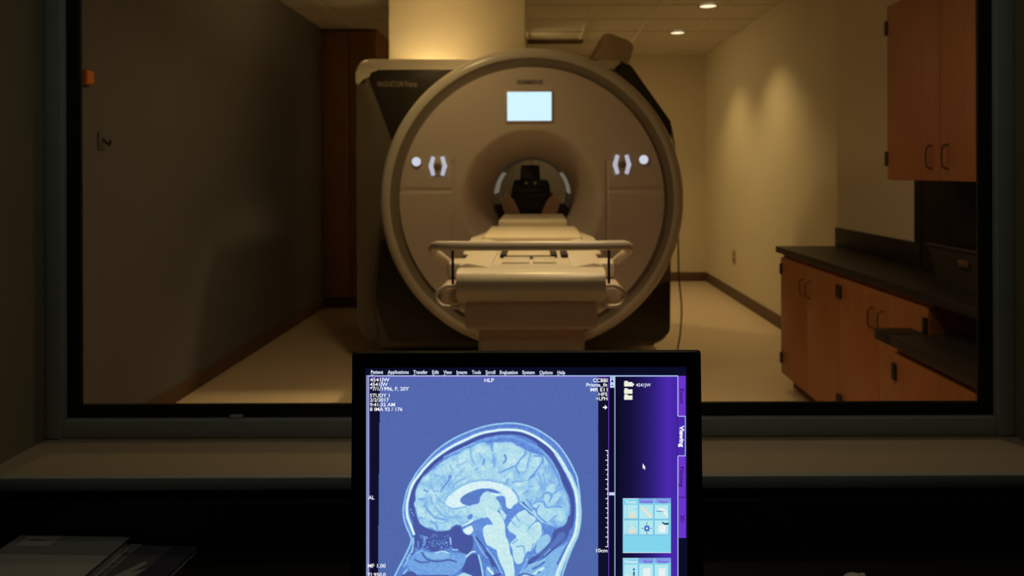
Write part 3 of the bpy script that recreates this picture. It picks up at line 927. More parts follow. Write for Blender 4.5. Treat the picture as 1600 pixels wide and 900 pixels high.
def spl(pts, n=5, closed=False):
    P = np.array(pts, float)
    if len(P) < 3: return P
    out = []; m = len(P)
    rngi = range(m) if closed else range(m-1)
    for i in rngi:
        if closed: p0, p1, p2, p3 = P[i-1], P[i], P[(i+1)%m], P[(i+2)%m]
        else: p0, p1, p2, p3 = P[max(i-1,0)], P[i], P[i+1], P[min(i+2,m-1)]
        for k in range(n):
            t = k/n
            out.append(0.5*((2*p1)+(-p0+p2)*t+(2*p0-5*p1+4*p2-p3)*t*t+(-p0+3*p1-3*p2+p3)*t**3))
    if not closed: out.append(P[-1])
    return np.array(out)
def roi(P, pad):
    x0, y0 = P.min(0)-pad; x1, y1 = P.max(0)+pad
    i0 = max(0, np.searchsorted(GX, x0)); i1 = min(len(GX), np.searchsorted(GX, x1)+1)
    j0 = max(0, np.searchsorted(GY, y0)); j1 = min(len(GY), np.searchsorted(GY, y1)+1)
    return slice(j0, j1), slice(i0, i1)
def dist(P, X, Y, closed=False):
    d = np.full(X.shape, 1e9)
    n = len(P)
    for i in range(n if closed else n-1):
        a = P[i]; b2 = P[(i+1)%n]; v = b2-a; L2 = v.dot(v)+1e-9
        t = np.clip(((X-a[0])*v[0]+(Y-a[1])*v[1])/L2, 0, 1)
        d = np.minimum(d, (X-a[0]-t*v[0])**2+(Y-a[1]-t*v[1])**2)
    return np.sqrt(d)
def inside(P, X, Y):
    c = np.zeros(X.shape, bool); n = len(P); j = n-1
    for i in range(n):
        xi, yi = P[i]; xj, yj = P[j]
        if yi != yj:
            c ^= ((yi > Y) != (yj > Y)) & (X < (xj-xi)*(Y-yi)/(yj-yi)+xi)
        j = i
    return c
def sst(e0, e1, x):
    t = np.clip((x-e0)/(e1-e0), 0, 1); return t*t*(3-2*t)
def fill(spec, val, soft=1.0, alpha=1.0, sp=True):
    P = T(spec) if isinstance(spec, str) else spec
    P = spl(P, 4, True) if sp else np.array(P, float)
    r = roi(P, soft+1)
    X, Y = XX[r], YY[r]
    sd = dist(P, X, Y, True)*np.where(inside(P, X, Y), 1, -1)
    m = sst(-soft, soft, sd)*alpha
    IMG[r] = IMG[r]*(1-m)+val*m
def stroke(spec, val, width=1.4, soft=0.9, alpha=1.0):
    P = T(spec) if isinstance(spec, str) else spec
    P = spl(P, 4)
    r = roi(P, width+soft+1)
    X, Y = XX[r], YY[r]
    m = (1-sst(max(0, width/2-soft/2), width/2+soft, dist(P, X, Y)))*alpha
    IMG[r] = IMG[r]*(1-m)+val*m

scalp = 'E 160,890 210,790 270,680 330,560 385,440 400,350 345,210 C 350,830 305,700 285,600 285,500 310,360 345,230 400,120 470,0 A 330,780 420,670 540,540 660,440 780,360 900,295 1050,230 1200,175 1350,135 1490,112 B 150,118 300,103 450,108 600,140 720,185 820,240 950,330 1060,430 1150,550 1240,700 1325,885 D 1335,100 1360,250 1375,420 1385,560 1378,700 F 1375,130 1340,300 1260,480 1180,680 1110,890'
fatl = 'C 440,880 410,800 370,700 345,620 335,520 340,430 360,340 390,230 440,120 530,0 A 400,770 540,630 700,510 850,420 1000,350 1150,280 1300,235 1490,205 B 150,205 300,198 450,205 560,230 700,290 820,365 930,450 1030,560 1110,690 1170,800 D 1200,20 1260,140 1310,290 1330,450 1335,600 1320,750 F 1330,130 1290,300 1210,460 1130,640 1060,800 1030,900'
SP = T(scalp)
fill(SP + [(865, 968), (640, 968), (612, 915)], 0.33, 0.8)                               # head silhouette
stroke(scalp, 0.74, 1.7, 1.0)
stroke(fatl, 0.40, 9.0, 2.0, 0.45)
# skull table: dark band inside the fat line
skull = 'C 500,760 430,600 400,470 405,360 440,240 500,120 580,20 A 420,810 560,670 720,560 880,470 1040,395 1180,330 1330,275 1490,250 B 150,245 300,238 450,245 560,270 690,330 800,410 900,500 990,600 1060,720 1120,840 D 1130,60 1200,200 1240,330 1260,480 1255,620 1235,760'
fill('C 540,740 480,560 450,440 465,280 530,110 600,0 A 520,790 800,590 1000,480 1260,385 1490,345 B 250,330 440,350 640,420 800,500 920,640 1050,860 D 1180,330 1215,480 1200,620 1160,720 F 1000,240 800,560 640,720 400,900 0,500 E 1300,300 900,260 620,190', 0.36, 1.0)
stroke(skull, 0.07, 5.0, 1.6)
stroke('B 800,420 900,500 990,600 1060,720 1120,840 D 1130,60 1200,200 1235,330 1250,480 1240,620 1220,760', 0.10, 9.0, 1.5, 0.9)
stroke('C 520,760 440,640 415,540 410,400 440,250', 0.13, 8.0, 1.5, 0.9)
# meninges, mid blue layer beneath the vault
stroke('A 700,600 900,510 1050,440 1250,350 1490,310 B 150,300 300,300 450,320 620,400 760,470 850,560 940,690 1030,850 D 1090,170 1180,320 1215,480 1200,640', 0.47, 4.0, 1.5, 0.8)
stroke('B 800,490 900,590 990,720 1070,880 D 1110,180 1190,340', 0.66, 1.2, 0.7, 0.8)
stroke('A 780,560 900,500 1020,440 1140,390', 0.66, 1.2, 0.7, 0.7)
# cerebrum
cer = 'C 600,0 530,110 480,200 460,300 470,380 440,440 460,490 480,560 500,650 540,740 620,790 700,790 760,830 850,835 950,820 1000,770 1060,745 1120,750 1240,720 1300,690 1400,660 1490,600 D 180,520 300,500 480,400 640,540 830,710 960,760 1080,780 1160,720 1205,620 1212,480 1175,340 1080,170 1010,0 B 980,800 910,680 850,600 760,560 650,530 580,490 500,450 440,430 380,385 250,375 90,390 A 1400,410 1330,395 1260,385 1180,405 1080,465 1000,480 900,555 800,590 650,680 520,790 400,880'
fill(cer, 0.74, 1.2)
r = roi(np.array(T(cer)), 1)
mask = np.zeros_like(IMG)
Pc = spl(T(cer), 4, True)
mask[r] = inside(Pc, XX[r], YY[r])
IMG += mask*(lownoise(13, 1)*0.20+lownoise(6, 2)*0.16)
rn = np.abs(lownoise(11, 21) + 0.5*lownoise(5.5, 22))
IMG -= mask*(1 - sst(0.0, 0.07, rn))*0.13
# darker tint to the rear
IMG -= mask*sst(805, 880, XX)*0.09
# gyri: bright cores
for spec in ('A 1180,440 1260,420 1330,460 1400,560 1380,620 1300,560 1200,560', 'B 100,420 250,400 380,410 450,460 560,500 540,570 440,680 330,740 200,700 130,560', 'A 900,590 1010,520 1060,560 1060,700 960,760',
             'A 560,800 700,720 850,640 880,720 740,820 640,880', 'B 600,560 640,540 600,700 560,800 480,800 470,720', 'B 660,640 760,600 780,690 690,820 600,860', 'C 490,220 560,160 640,200 600,300 520,330',
             'C 480,460 560,480 620,600 560,640 520,620', 'D 690,470 740,430 820,440 870,500 1080,500 1150,560 1130,680 960,660 880,700 780,600 760,520', 'D 840,360 870,300 930,310 930,380 880,440', 'D 960,360 1050,270 1080,320 1000,440 900,450', 'D 870,220 930,160 1000,180 990,240 900,260'):
    fill(spec, 0.86, 1.6, 0.62)
# sulci
for spec, wd, v in (
    ('B 575,475 560,560 500,630 430,720 320,770 210,820', 1.5, 0.36), ('B 430,720 440,770 480,830', 1.5, 0.38), ('B 270,570 290,630 250,685', 2.4, 0.34), ('B 100,580 120,660 110,750', 1.5, 0.45),
    ('B 650,540 620,640 590,740', 1.3, 0.45), ('B 820,640 790,720 700,840 640,900', 1.6, 0.38), ('B 860,600 950,710 1050,860', 1.3, 0.42), ('B 0,400 70,430 90,500', 2.0, 0.42), ('B 700,580 820,600 830,700', 2.2, 0.44),
    ('A 1280,640 1265,700', 2.4, 0.32), ('A 1150,785 1190,762', 1.8, 0.4), ('A 1420,590 1430,740', 1.4, 0.5), ('A 790,870 770,895', 2.4, 0.34), ('A 1080,480 1100,620 1140,700', 1.4, 0.5), ('A 1400,405 1390,450', 3.0, 0.42),
    ('A 780,720 820,800', 1.8, 0.55), ('A 900,720 1040,660', 1.6, 0.6), ('A 920,830 1000,760', 1.6, 0.55), ('A 1210,540 1250,620', 1.8, 0.55), ('A 820,560 890,545', 2.4, 0.44),
    ('C 975,45 940,110 880,180 830,260', 1.8, 0.36), ('C 680,140 730,250 800,250', 2.0, 0.55), ('C 590,235 640,262', 2.4, 0.4), ('C 520,370 585,375', 2.2, 0.45), ('C 690,350 710,440', 2.2, 0.5),
    ('C 760,500 850,600 960,640 1080,620', 3.0, 0.56), ('C 600,465 680,575 770,645 930,675', 3.4, 0.5), ('C 800,350 830,400 870,430', 2.6, 0.55), ('C 760,300 780,400 850,500', 1.4, 0.6), ('C 1020,160 1090,110 1200,60', 2.4, 0.58), ('C 770,30 800,20', 2.2, 0.5),
    ('C 500,650 560,640', 2.0, 0.5), ('C 690,700 760,740 780,800', 3.0, 0.45), ('C 760,700 860,720 930,700', 2.0, 0.62),
    ('D 820,350 850,290 920,280 950,330 920,420', 1.3, 0.38), ('D 950,310 1040,250', 1.3, 0.4), ('D 840,400 880,490 1000,478 1110,485', 1.4, 0.4), ('D 680,440 740,405 830,410', 1.3, 0.42),
    ('D 770,460 735,535 760,620 880,715', 1.6, 0.36), ('D 700,500 735,540', 2.6, 0.36), ('D 930,690 1030,605', 1.4, 0.42), ('D 1030,430 1090,350', 1.3, 0.42), ('D 620,80 720,10', 1.6, 0.4), ('D 245,155 290,150 310,80', 1.8, 0.38),
    ('D 375,130 440,110 515,112', 1.5, 0.44), ('D 540,290 610,250', 1.7, 0.44), ('D 620,180 690,185', 1.5, 0.5), ('D 760,0 800,90 770,160', 2.2, 0.5), ('D 830,0 860,120', 2.0, 0.52), ('D 590,380 650,440 680,520', 2.6, 0.46), ('D 480,380 430,280 380,230', 2.2, 0.5)):
    stroke(spec, v, wd, 1.0, 0.9)
# corpus callosum with its borders
stroke('C 940,480 1000,515 1100,500 1200,470', 0.58, 2.2, 1.2)
stroke('C 890,400 950,310 1050,220 1180,150 1300,105 1490,88 D 130,110 280,140', 0.60, 2.0, 1.2)
fill('C 900,420 940,340 1050,250 1180,170 1300,130 1490,108 D 130,128 260,160 360,230 430,320 460,420 470,470 370,515 300,480 280,360 230,280 130,240 0,212 C 1400,220 1280,260 1180,310 1120,370 1140,430 1200,460 1100,490 990,490 930,460', 0.95, 0.8)
fill('C 1120,370 1180,310 1280,260 1400,220 1490,213 D 100,225 190,268 150,285 60,268 0,258 C 1430,320 1390,430 1300,450 1240,468 1140,430', 0.30, 0.8)
fill('C 1390,430 1420,330 1490,262 D 80,285 150,350 185,440 175,530 100,580 0,640 C 1420,640 1330,600 1250,540 1300,460', 0.84, 1.2)
stroke('D 90,290 170,312 250,312', 0.94, 2.6, 0.8)
fill('D 140,340 265,335 290,480 350,518 440,480 500,400 560,480 540,520 460,560 400,600 360,680 320,690 300,600 240,520 200,440', 0.36, 1.0)
fill('D 190,520 240,540 300,620 320,690 280,690 230,620', 0.84, 0.8)
# posterior fossa and brain stem
fill('D 350,520 480,420 620,545 830,720 870,760 850,860 F 840,250 800,420 700,560 640,700 500,900 400,900 330,560 280,260 D 260,700', 0.38, 1.0)
fill('D 310,780 360,690 430,600 520,540 580,535 625,590 725,650 690,720 760,700 800,740 812,850 F 822,220 800,320 720,430 660,520 600,540 560,600 530,690 470,722 420,690 390,600 380,500 350,420 440,320 340,240 312,180', 0.86, 0.9)
c0 = np.array((760+540/9.375, 740+800/9.375))
for k in range(20):
    a = -2.95 + k*0.19
    r1 = 17 + 9*((k*7) % 5)/5.0
    p1 = c0 + np.array((math.cos(a), math.sin(a)))*7; p2 = c0 + np.array((math.cos(a+0.12), math.sin(a+0.12)))*r1
    stroke([tuple(p1), tuple((p1+p2)/2+rng.rand(2)), tuple(p2)], 0.68, 0.7, 0.8, 0.75)
for spec in ('D 690,720 620,800', 'D 420,600 480,690', 'D 360,680 420,750', 'F 720,430 800,320 840,230', 'F 380,420 460,360', 'F 560,560 540,460 440,470', 'F 660,520 690,420', 'F 740,430 760,540 700,600'):
    stroke(spec, 0.48, 1.3, 0.9)
fill('F 730,480 760,370 860,290 930,310 930,390 850,480 740,560', 0.74, 1.2, 0.8)
fill('D 0,500 60,530 170,560 235,640 272,760 282,900 F 330,420 350,560 390,650 405,900 300,900 230,760 170,620 150,520 110,495 40,455 0,430 E 1475,360 1445,260 1455,180 1500,150 F 20,140 90,140 60,80 0,0', 0.90, 0.8)
fill([(785, 868), (803.5, 890), (806, 968), (792, 968), (790, 905)], 0.90, 0.8, sp=False)
fill('C 1300,740 1380,680 1450,690 1500,640 D 40,690 95,742 20,745 C 1470,770 1445,830 1450,900 1330,900 1310,800', 0.38, 0.9)
fill('E 1330,290 1440,300 1480,400 F 0,460 110,520 150,600 200,720 280,890 170,890 60,650 E 1460,600 1340,420', 0.36, 1.2)
stroke('E 1310,290 1400,480 1500,620 F 60,640 130,760', 0.62, 1.2, 0.8)
stroke('E 1350,330 1430,430 1500,540 F 80,640 150,780', 0.12, 2.2, 1.0)
stroke('F 0,490 60,560 150,700 230,860', 0.62, 1.4, 0.8)
stroke('F 0,560 60,640 100,740', 0.12, 4.0, 1.5)
# sinuses and nose
fill('E 430,100 520,130 620,190 760,240 950,230 1000,190 1070,150 1130,180 1160,260 1220,300 1290,310 1310,430 1280,520 1220,580 1100,530 980,480 850,520 700,540 600,480 500,500 440,420 430,260', 0.13, 1.2)
for k in range(70):
    u, v = rng.rand(2)
    x = 600 + (540 + 450*u)/9.375; y = 804 + (290 + 220*v)/9.375
    stroke([(x, y), (x+rng.randn()*1.2, y+rng.randn()*1.4)], 0.25+0.42*rng.rand(), 1.0, 0.9, 0.7)
stroke('E 590,320 600,400 580,450', 0.5, 2.0, 1.2); stroke('E 970,340 980,430', 0.6, 2.2, 1.2)
fill('E 1000,240 1070,155 1120,190 1160,270 1220,300 1280,330 1300,430 1270,520 1200,570 1100,520 1010,480 1000,380', 0.12, 1.2)
fill('C 1160,830 1200,790 1280,760 1310,820 1280,870 1220,890', 0.97, 0.8)
stroke('C 1150,760 1220,730 1300,685', 0.93, 2.4, 0.8)
fill('C 1220,620 1290,590 1300,640 1250,670', 0.34, 1.0)
fill('E 470,545 560,520 700,545 960,555 1200,580 1180,720 1080,830 1000,880 900,890 600,890 480,890 400,820 340,710', 0.46, 1.2)
fill('E 580,560 700,560 900,560 960,620 800,650 680,640', 0.58, 1.5, 0.8)
stroke('E 560,555 620,640 700,672 820,680 950,660 1060,690', 0.14, 1.9, 1.0); stroke('E 450,655 540,695 660,690', 0.18, 1.9, 1.0); stroke('E 760,555 860,535 950,560', 0.86, 1.6, 0.8)
stroke('E 1000,510 1080,510', 0.7, 1.4, 0.8)
fill('E 1220,620 1290,575 1370,590 1400,720 1435,890 1250,890 1140,830 1180,720', 0.12, 0.9)
fill([(736, 899), (752, 899), (757, 968), (716, 968)], 0.12, 1.0, sp=False)
stroke('E 1205,615 1285,545 1335,540', 0.96, 1.8, 0.8); stroke('E 1385,590 1420,720 1450,890', 0.74, 2.2, 0.9)
fill([(711, 968), (713, 900), (725, 894), (738, 899), (742, 968)], 0.80, 1.0, sp=False)
fill('E 250,895 340,842 420,830 490,890 470,950 260,950', 0.14, 1.0)
fill([(652, 898), (700, 898), (712, 910), (712, 968), (652, 968)], 0.16, 1.5, sp=False)
stroke('E 430,340 430,440 410,540 340,640', 0.66, 2.4, 1.0); stroke('E 300,750 350,660', 0.62, 2.0, 1.0); stroke('E 340,800 290,860', 0.62, 2.0, 1.0)
stroke('E 500,390 500,480', 0.4, 1.6, 0.9); stroke('E 560,520 480,560', 0.6, 1.4, 0.9)
stroke('E 400,580 440,540 450,430', 0.18, 2.0, 1.0)
for a, b2 in ((410, 565), (395, 520), (430, 600)): stroke([(600+a/9.375, 740+b2/9.375), (600.5+a/9.375, 741+b2/9.375)], 0.5, 1.4, 1.0)
# occipital bone and neck
fill('F 1240,30 1225,200 1180,330 1100,420 1000,500 870,610 760,640 640,730 608,690 660,630 800,550 900,440 950,380 970,270 1020,210 1100,180 1170,130 1200,20', 0.14, 1.0)
fill('F 1050,280 1130,250 1150,330 1060,420 950,500 820,620 760,620 880,500 1000,360', 0.30, 2.0, 0.8)
fill('F 1000,510 1150,430 1240,340 1250,390 1100,640 1000,900 500,900 620,745 780,690 880,610', 0.55, 1.2)
fill([(812, 900), (866, 900), (852, 968), (806, 968)], 0.5, 1.5, sp=False)
stroke('F 1240,360 1120,560 1040,720', 0.24, 2.4, 1.4); stroke('F 620,740 740,700 860,650', 0.74, 1.3, 0.8); stroke('F 680,790 780,745 850,690', 0.24, 2.2, 1.2)
stroke('F 700,860 830,780', 0.9, 3.4, 1.2); stroke('F 560,890 660,880', 0.8, 3.0, 1.2); stroke('F 480,890 560,860 700,900', 0.2, 2.0, 1.0); stroke('F 600,640 560,740 490,850', 0.62, 1.4, 0.9)
stroke('F 760,845 780,835', 0.2, 2.2, 1.0); stroke('F 850,590 940,500', 0.62, 1.0, 0.7)
fill('F 0,760 70,770 110,840 60,890 0,890', 0.5, 1.5); stroke('F 20,780 100,870', 0.95, 2.6, 0.9); stroke('F 110,890 200,870', 0.12, 3.0, 1.2)
# tentorium
stroke('D 540,415 590,480 660,545', 0.22, 2.0, 1.0); stroke('D 490,420 640,545 825,712', 0.78, 1.7, 0.8)
# the bright fat layer on top of everything
stroke(fatl, 0.98, 3.3, 1.1)
stroke('B 1030,560 1110,690 1170,800 D 1215,20 1270,140 1325,290 1345,450 1350,600 1335,750 F 1345,130 1305,300 1225,460 1145,640 1080,800 1045,900', 0.86, 5.6, 1.6, 0.9)
stroke('B 1060,600 1140,720 1200,830 D 1215,20 1268,150 1312,290 1328,450 1330,600 1315,750 F 1325,130 1285,300 1205,460 1120,640 1050,800 1020,900', 0.97, 2.0, 1.0)
stroke(scalp, 0.70, 1.2, 0.9, 0.8)
# fine grain and the faint screen ripple
IMG += rng.randn(*IMG.shape)*0.018
headm = (IMG > 0.28)
IMG += headm*lownoise(2.6, 9)*0.10
ang = XX*0.975 + YY*0.22
IMG += np.sin(ang*2*math.pi/3.1)*0.020*np.where(headm, 1, 0.35)
IMG = np.clip(IMG, 0, 1)
ramp_t = np.array([0, 0.13, 0.20, 0.36, 0.50, 0.74, 0.88, 1.0])
ramp_c = np.array([(64, 74, 148), (74, 88, 162), (83, 104, 172), (98, 138, 218), (124, 174, 232), (164, 212, 236), (196, 232, 238), (232, 248, 250)], float)
# left and right margins are dark
rgb = np.stack([np.interp(IMG, ramp_t, ramp_c[:, k]) for k in range(3)], -1)
rgb[..., 0] += (YY-700)*-0.012; rgb[..., 2] += (760-YY)*0.012
lm = (XX < 593.5 - (YY-640)*0.010) | (XX > 934.2)
rgb[lm] = (16, 15, 44)
lv = rgb/255.0
lv = np.where(lv <= 0.04045, lv/12.92, ((lv+0.055)/1.055)**2.4)
h_, w_ = XX.shape
# plane points, vectorised
dx = XX-PX; dy = YY-PY
rx = dx*cr - dy*sr; ry = dx*sr + dy*cr
Yp = (MY + kk*(EYE-ztop))/(1+kk*ry/F)
OFFI = 0.0007
o = origin(screen)
co = np.stack([rx/F*Yp, Yp - math.cos(TILT)*OFFI, EYE - ry/F*Yp + math.sin(TILT)*OFFI], -1).reshape(-1, 3) - np.array(o)
me = bpy.data.meshes.new('scan_picture')
idx = np.arange(h_*w_).reshape(h_, w_)
quads = np.stack([idx[:-1, :-1], idx[1:, :-1], idx[1:, 1:], idx[:-1, 1:]], -1).reshape(-1, 4)
me.vertices.add(len(co)); me.vertices.foreach_set('co', co.ravel())
me.loops.add(quads.size); me.loops.foreach_set('vertex_index', quads.ravel().astype(np.int32))
me.polygons.add(len(quads)); me.polygons.foreach_set('loop_start', np.arange(0, quads.size, 4, dtype=np.int32))
me.update(calc_edges=True)
ca = me.color_attributes.new('Col', 'FLOAT_COLOR', 'POINT')
ca.data.foreach_set('color', np.concatenate([lv.reshape(-1, 3), np.ones((h_*w_, 1))], 1).ravel())
me.materials.append(attr_emat('scan picture glow'))
ob = bpy.data.objects.new('scan_picture', me); COL.objects.link(ob); ob.parent = screen
ob['label'] = 'blue sagittal brain scan picture'

# --- interface lines, panels and lettering --------------------------------------------------------------
flat('frame_line', [rect(575.5, 586.2, 1059, 588.0), rect(575, 586, 576.6, SB), rect(572.8, 586, 573.8, SB), rect(960, 588, 961.2, SB), rect(1058.2, 587, 1059.6, 650), rect(1059.6, 649.3, 1071, 650.6),
     rect(1070, 650, 1071.2, 712), rect(1059.0, 711, 1071, 712.3), rect(1058.2, 712, 1059.6, SB)], E_line, screen, 0.0011)
dots = []
for k in range(186): dots.append(rect(577.5+2*k, 588.6, 578.6+2*k, 589.9))
for k in range(188): dots.append(rect(577.0, 590+2*k, 578.3, 591.1+2*k)); dots.append(rect(950.2, 590+2*k, 951.6, 591.1+2*k))
flat('dotted_border', dots, E_pdot, screen, 0.0011)
# purple gradient panel
gx = np.linspace(962, 1058, 25)
me = bpy.data.meshes.new('side_panel')
vs = []; cols = []
for x in gx:
    for y in (588.4, SB):
        vs.append(tuple(S(x, y, 0.0007) - origin(screen)))
        tt = (x-962)/96
        c3 = [np.interp(tt, [0, .25, .6, .85, 1], q) for q in ((10, 22, 46, 76, 68), (12, 16, 30, 42, 38), (36, 62, 122, 176, 164))]
        cols += [lin(v) for v in c3] + [1.0]
me.from_pydata(vs, [], [(2*i, 2*i+1, 2*i+3, 2*i+2) for i in range(len(gx)-1)])
ca = me.color_attributes.new('Col', 'FLOAT_COLOR', 'POINT'); ca.data.foreach_set('color', cols)
me.materials.append(attr_emat('side panel glow'))
ob = bpy.data.objects.new('side_panel', me); COL.objects.link(ob); ob.parent = screen
for q in (rect(1059.7, 587, 1071.2, 649.2), rect(1059.7, 712.4, 1071.6, 776), rect(1060, 777, 1071.8, 840)):
    flat('panel_tab', [q], E_tab, screen, 0.0008)
flat('panel_tab', [rect(1058.5, 650.6, 1070, 711)], E('ui tab active', (72, 40, 170)), screen, 0.0008)
flat('scroll_button', [rect(953.2, 588.2, 960, 605.4)], E('ui scroll', (190, 216, 246)), screen, 0.0010)
flat('scroll_arrow', [[(954.8, 596), (956.5, 591.5), (958.2, 596)], rect(954.6, 589.6, 958.4, 590.5), [(955, 602.5), (956.5, 600.2), (958, 602.5)], rect(954.8, 596, 958.2, 596.8)], E_ink, screen, 0.0013)
flat('scroll_thumb', [rect(951.4, 768.6, 960, 773.2)], E('ui thumb', (205, 218, 250)), screen, 0.0013)
ticks = []
for k in range(21):
    y = 703.4 + k*7.5
    ticks.append(rect(945.8 if k % 2 == 0 else 947.8, y-0.6, 949.8, y+0.6))
ticks.append(rect(949.2, 703, 950.0, 854))
flat('scale_ruler', ticks, E_white, screen, 0.0012)
flat('pointer', [[(1004, 723.5), (1004, 732), (1005.7, 730.4), (1007, 733.2), (1008.2, 732.6), (1007, 729.9), (1008.4, 729.6)]], E_white, screen, 0.0013)
fold = []
for (y, opn) in ((594.8, 1), (606.2, 0), (615.6, 0)):
    fold += [rect(975, y+1.8, 988, y+8.6), rect(975.6, y, 980.6, y+1.9)]
    if opn: fold.append([(988, y+3.6), (991, y+4.6), (988, y+9.4)])
flat('folder_icon', fold, E_cream, screen, 0.0012)
flat('arrow_mark', [rect(941.8, 635, 946, 637), [(945, 632.3), (949, 636), (945, 639.7)]], E_white, screen, 0.0013)

bs = 0.0
stext('menu_text', [('Patient', 580, 599, 578.2, 583.6), ('Applications', 606, 639, 578.2, 583.6), ('Transfer', 646, 668.5, 578.2, 583.8), ('Edit', 675.5, 686, 578.2, 583.8), ('View', 693, 706.5, 578.4, 583.8), ('Image', 713.5, 730, 578.4, 583.9),
      ('Tools', 737.5, 751.5, 578.4, 583.9), ('Scroll', 759, 774, 578.4, 583.9), ('Evaluation', 781, 809, 578.6, 584), ('System', 816, 835.5, 578.6, 584), ('Options', 843, 863.5, 578.8, 584.2), ('Help', 871, 883, 578.8, 584.2)], E_txt, 0.0012, 0.02)
flat('menu_underline', [rect(a, 585.0, a+3.4, 585.6) for a in (580, 606, 646, 675.5, 693, 713.5, 759, 788, 843, 871)], E_txt, screen, 0.0012)
stext('patient_text', [('4541JW', 578.5, 609, 590.2, 595.6), ('4541JW', 578.5, 606, 597.4, 602.8), ('*7/1/1996, F, 20Y', 578.5, 639.5, 604.2, 609.8), ('STUDY 1', 578.5, 609, 614.6, 620), ('2/2/2017', 578.5, 608, 621.6, 627),
      ('9:41:32 AM', 578.5, 617.5, 629.0, 634.4), ('8 IMA 92 / 176', 578.5, 629, 636.2, 641.6), ('HLP', 757, 772, 590.8, 596.6)], E_white, 0.0013, 0.014)
stext('system_text', [('CCBBI', 926.5, 949, 591, 596.6), ('Prisma_fit', 916, 949, 598.2, 603.4), ('MR E11', 922.5, 949, 605.6, 611), ('HFS', 935, 949, 612.8, 618), ('+LPH', 931, 949, 619.6, 625)], E_white, 0.0013, 0.014)
stext('scale_text', [('AL', 576, 585.5, 773.6, 779.6), ('MF 1.00', 575, 603, 880.2, 886), ('TI 950.0', 574.5, 603, 894.2, 899.8), ('10cm', 931.5, 949, 856.4, 862)], E_white, 0.0013, 0.014)
stext('folder_text', [('4541JW', 993.5, 1016.5, 598.6, 603.6)], E_txt, 0.0012, 0.01)
for it in (('Exam', 1062, 1068.3, 607, 629.5, True), ('Filming', 1061.6, 1068, 729, 760, True), ('3D', 1063, 1069, 804, 815, True)):
    stext('tab_text', [it], E_dark, 0.0013, 0.01)
stext('active_tab_text', [('Viewing', 1061.6, 1068.6, 664.5, 698, True)], E_white, 0.0013, 0.04)

# tool panels
def tool_panel(y0, y1, tabs, labels):
    flat('tool_panel', [rect(973, y0, 1048, y1)], E_cyan, screen, 0.0010)
    flat('tool_tab', [rect(997.5, y0+0.2, 1021.3, y0+7.6), rect(1023, y0+0.2, 1048, y0+7.6)], E_lav, screen, 0.0012)
    flat('tool_edge', [rect(973, y0, 997, y0+0.8), rect(973, y1-0.9, 1048, y1)], E_cellw, screen, 0.0014)
    for r_ in range(labels):
        for c_ in range(3):
            x = (975, 998.8, 1022.8)[c_]; y = y0 + 10 + r_*24.6
            flat('tool_cell', [rect(x, y, x+22.6, y+23)], E_shade, screen, 0.0011)
            flat('tool_button', [rect(x, y, x+21.6, y+22)], E_cell, screen, 0.0013)
tool_panel(778, 863, None, 2)
tool_panel(871.2, 956, None, 2)
stext('tool_tab_text', [('Tools', 977, 994, 781.3, 785.6), ('Patient', 976, 996, 874.3, 878.8)], E_cellw, 0.0016, 0.02)
stext('tool_tab_text', [('Image', 1001, 1019, 781, 785.2), ('View', 1028.5, 1042.5, 781, 785.2), ('Eval', 1006, 1018.5, 874.2, 878.6), ('Exam', 1028, 1044, 874.2, 878.6)], E_mag, 0.0016, 0.02)
def hand(x, y):
    q = []
    for i, (dxx, hh) in enumerate(((0, 5), (2.6, 9), (5.2, 11), (7.8, 9.5))):
        q.append(rect(x+dxx, y-hh, x+dxx+2.0, y))
    q.append(rect(x, y-3.5, x+9.8, y))
    flat('hand_icon', q, E_hand, screen, 0.0016)
hand(982.5, 808.5); hand(982.5, 832.6)
flat('guide_line', [rect(979.2, 789, 979.7, 810), rect(976, 808.6, 996, 809.1), rect(979.2, 814, 979.7, 834), rect(976, 832.2, 996, 832.7), rect(991.5, 793, 994, 793.5), rect(993.6, 793, 994.2, 797),
     [(981, 818), (983.4, 822.6), (983.0, 822.8), (980.6, 818.4)], [(990, 816.4), (994, 823), (993.6, 823.3), (989.6, 816.8)]], E_thin, screen, 0.0017)
flat('ruler_icon', [[(1000.5, 791.5), (1004, 790.5), (1018.5, 806), (1015.5, 808.5)]], E_sand, screen, 0.0016)
flat('lens_icon', [[(1027, 795), (1031, 792.6), (1037, 793), (1040.5, 796.5), (1042, 801.5), (1044, 806.5), (1041, 806), (1037, 801), (1034.5, 798.2)]], E_cellw, screen, 0.0016)
flat('cut_icon', [rect(1025.5, 797.4, 1034.5, 798.6), rect(1035.5, 797.6, 1038, 798.4)], E('ui steel blue', (62, 104, 150)), screen, 0.0017)
flat('crosshair_icon', [rect(1010, 815, 1010.8, 834), rect(1001.5, 824.2, 1019, 824.9)], E_ink, screen, 0.0016)
flat('target_icon', [rect(1006.6, 820.4, 1014.2, 828.8)], E_blue, screen, 0.0017)
flat('target_centre', [rect(1009, 823, 1011.8, 826)], E_cellw, screen, 0.0018)
for q in (rect(1029, 819.5, 1039.6, 831), rect(1004.5, 887, 1016, 899.5), rect(1029, 887, 1039.5, 899.5)):
    flat('page_icon', [q], E_cellw, screen, 0.0016)
flat('clip_icon', [rect(1034.4, 814.8, 1037.2, 817), [(1036, 816.4), (1044, 815.8), (1044.2, 818.6), (1037.4, 818.8)]], E_ink, screen, 0.0017)
flat('figure_icon', [rect(989, 892, 991.4, 898.5)], E('ui figure', (40, 60, 110)), screen, 0.0017)
flat('figure_head', [rect(988.6, 887, 991.8, 890.2)], E_blue, screen, 0.0017)
flat('arm_icon', [[(977, 897), (984, 898.5), (989, 901), (988, 904), (977, 902)]], E_cellw, screen, 0.0017)

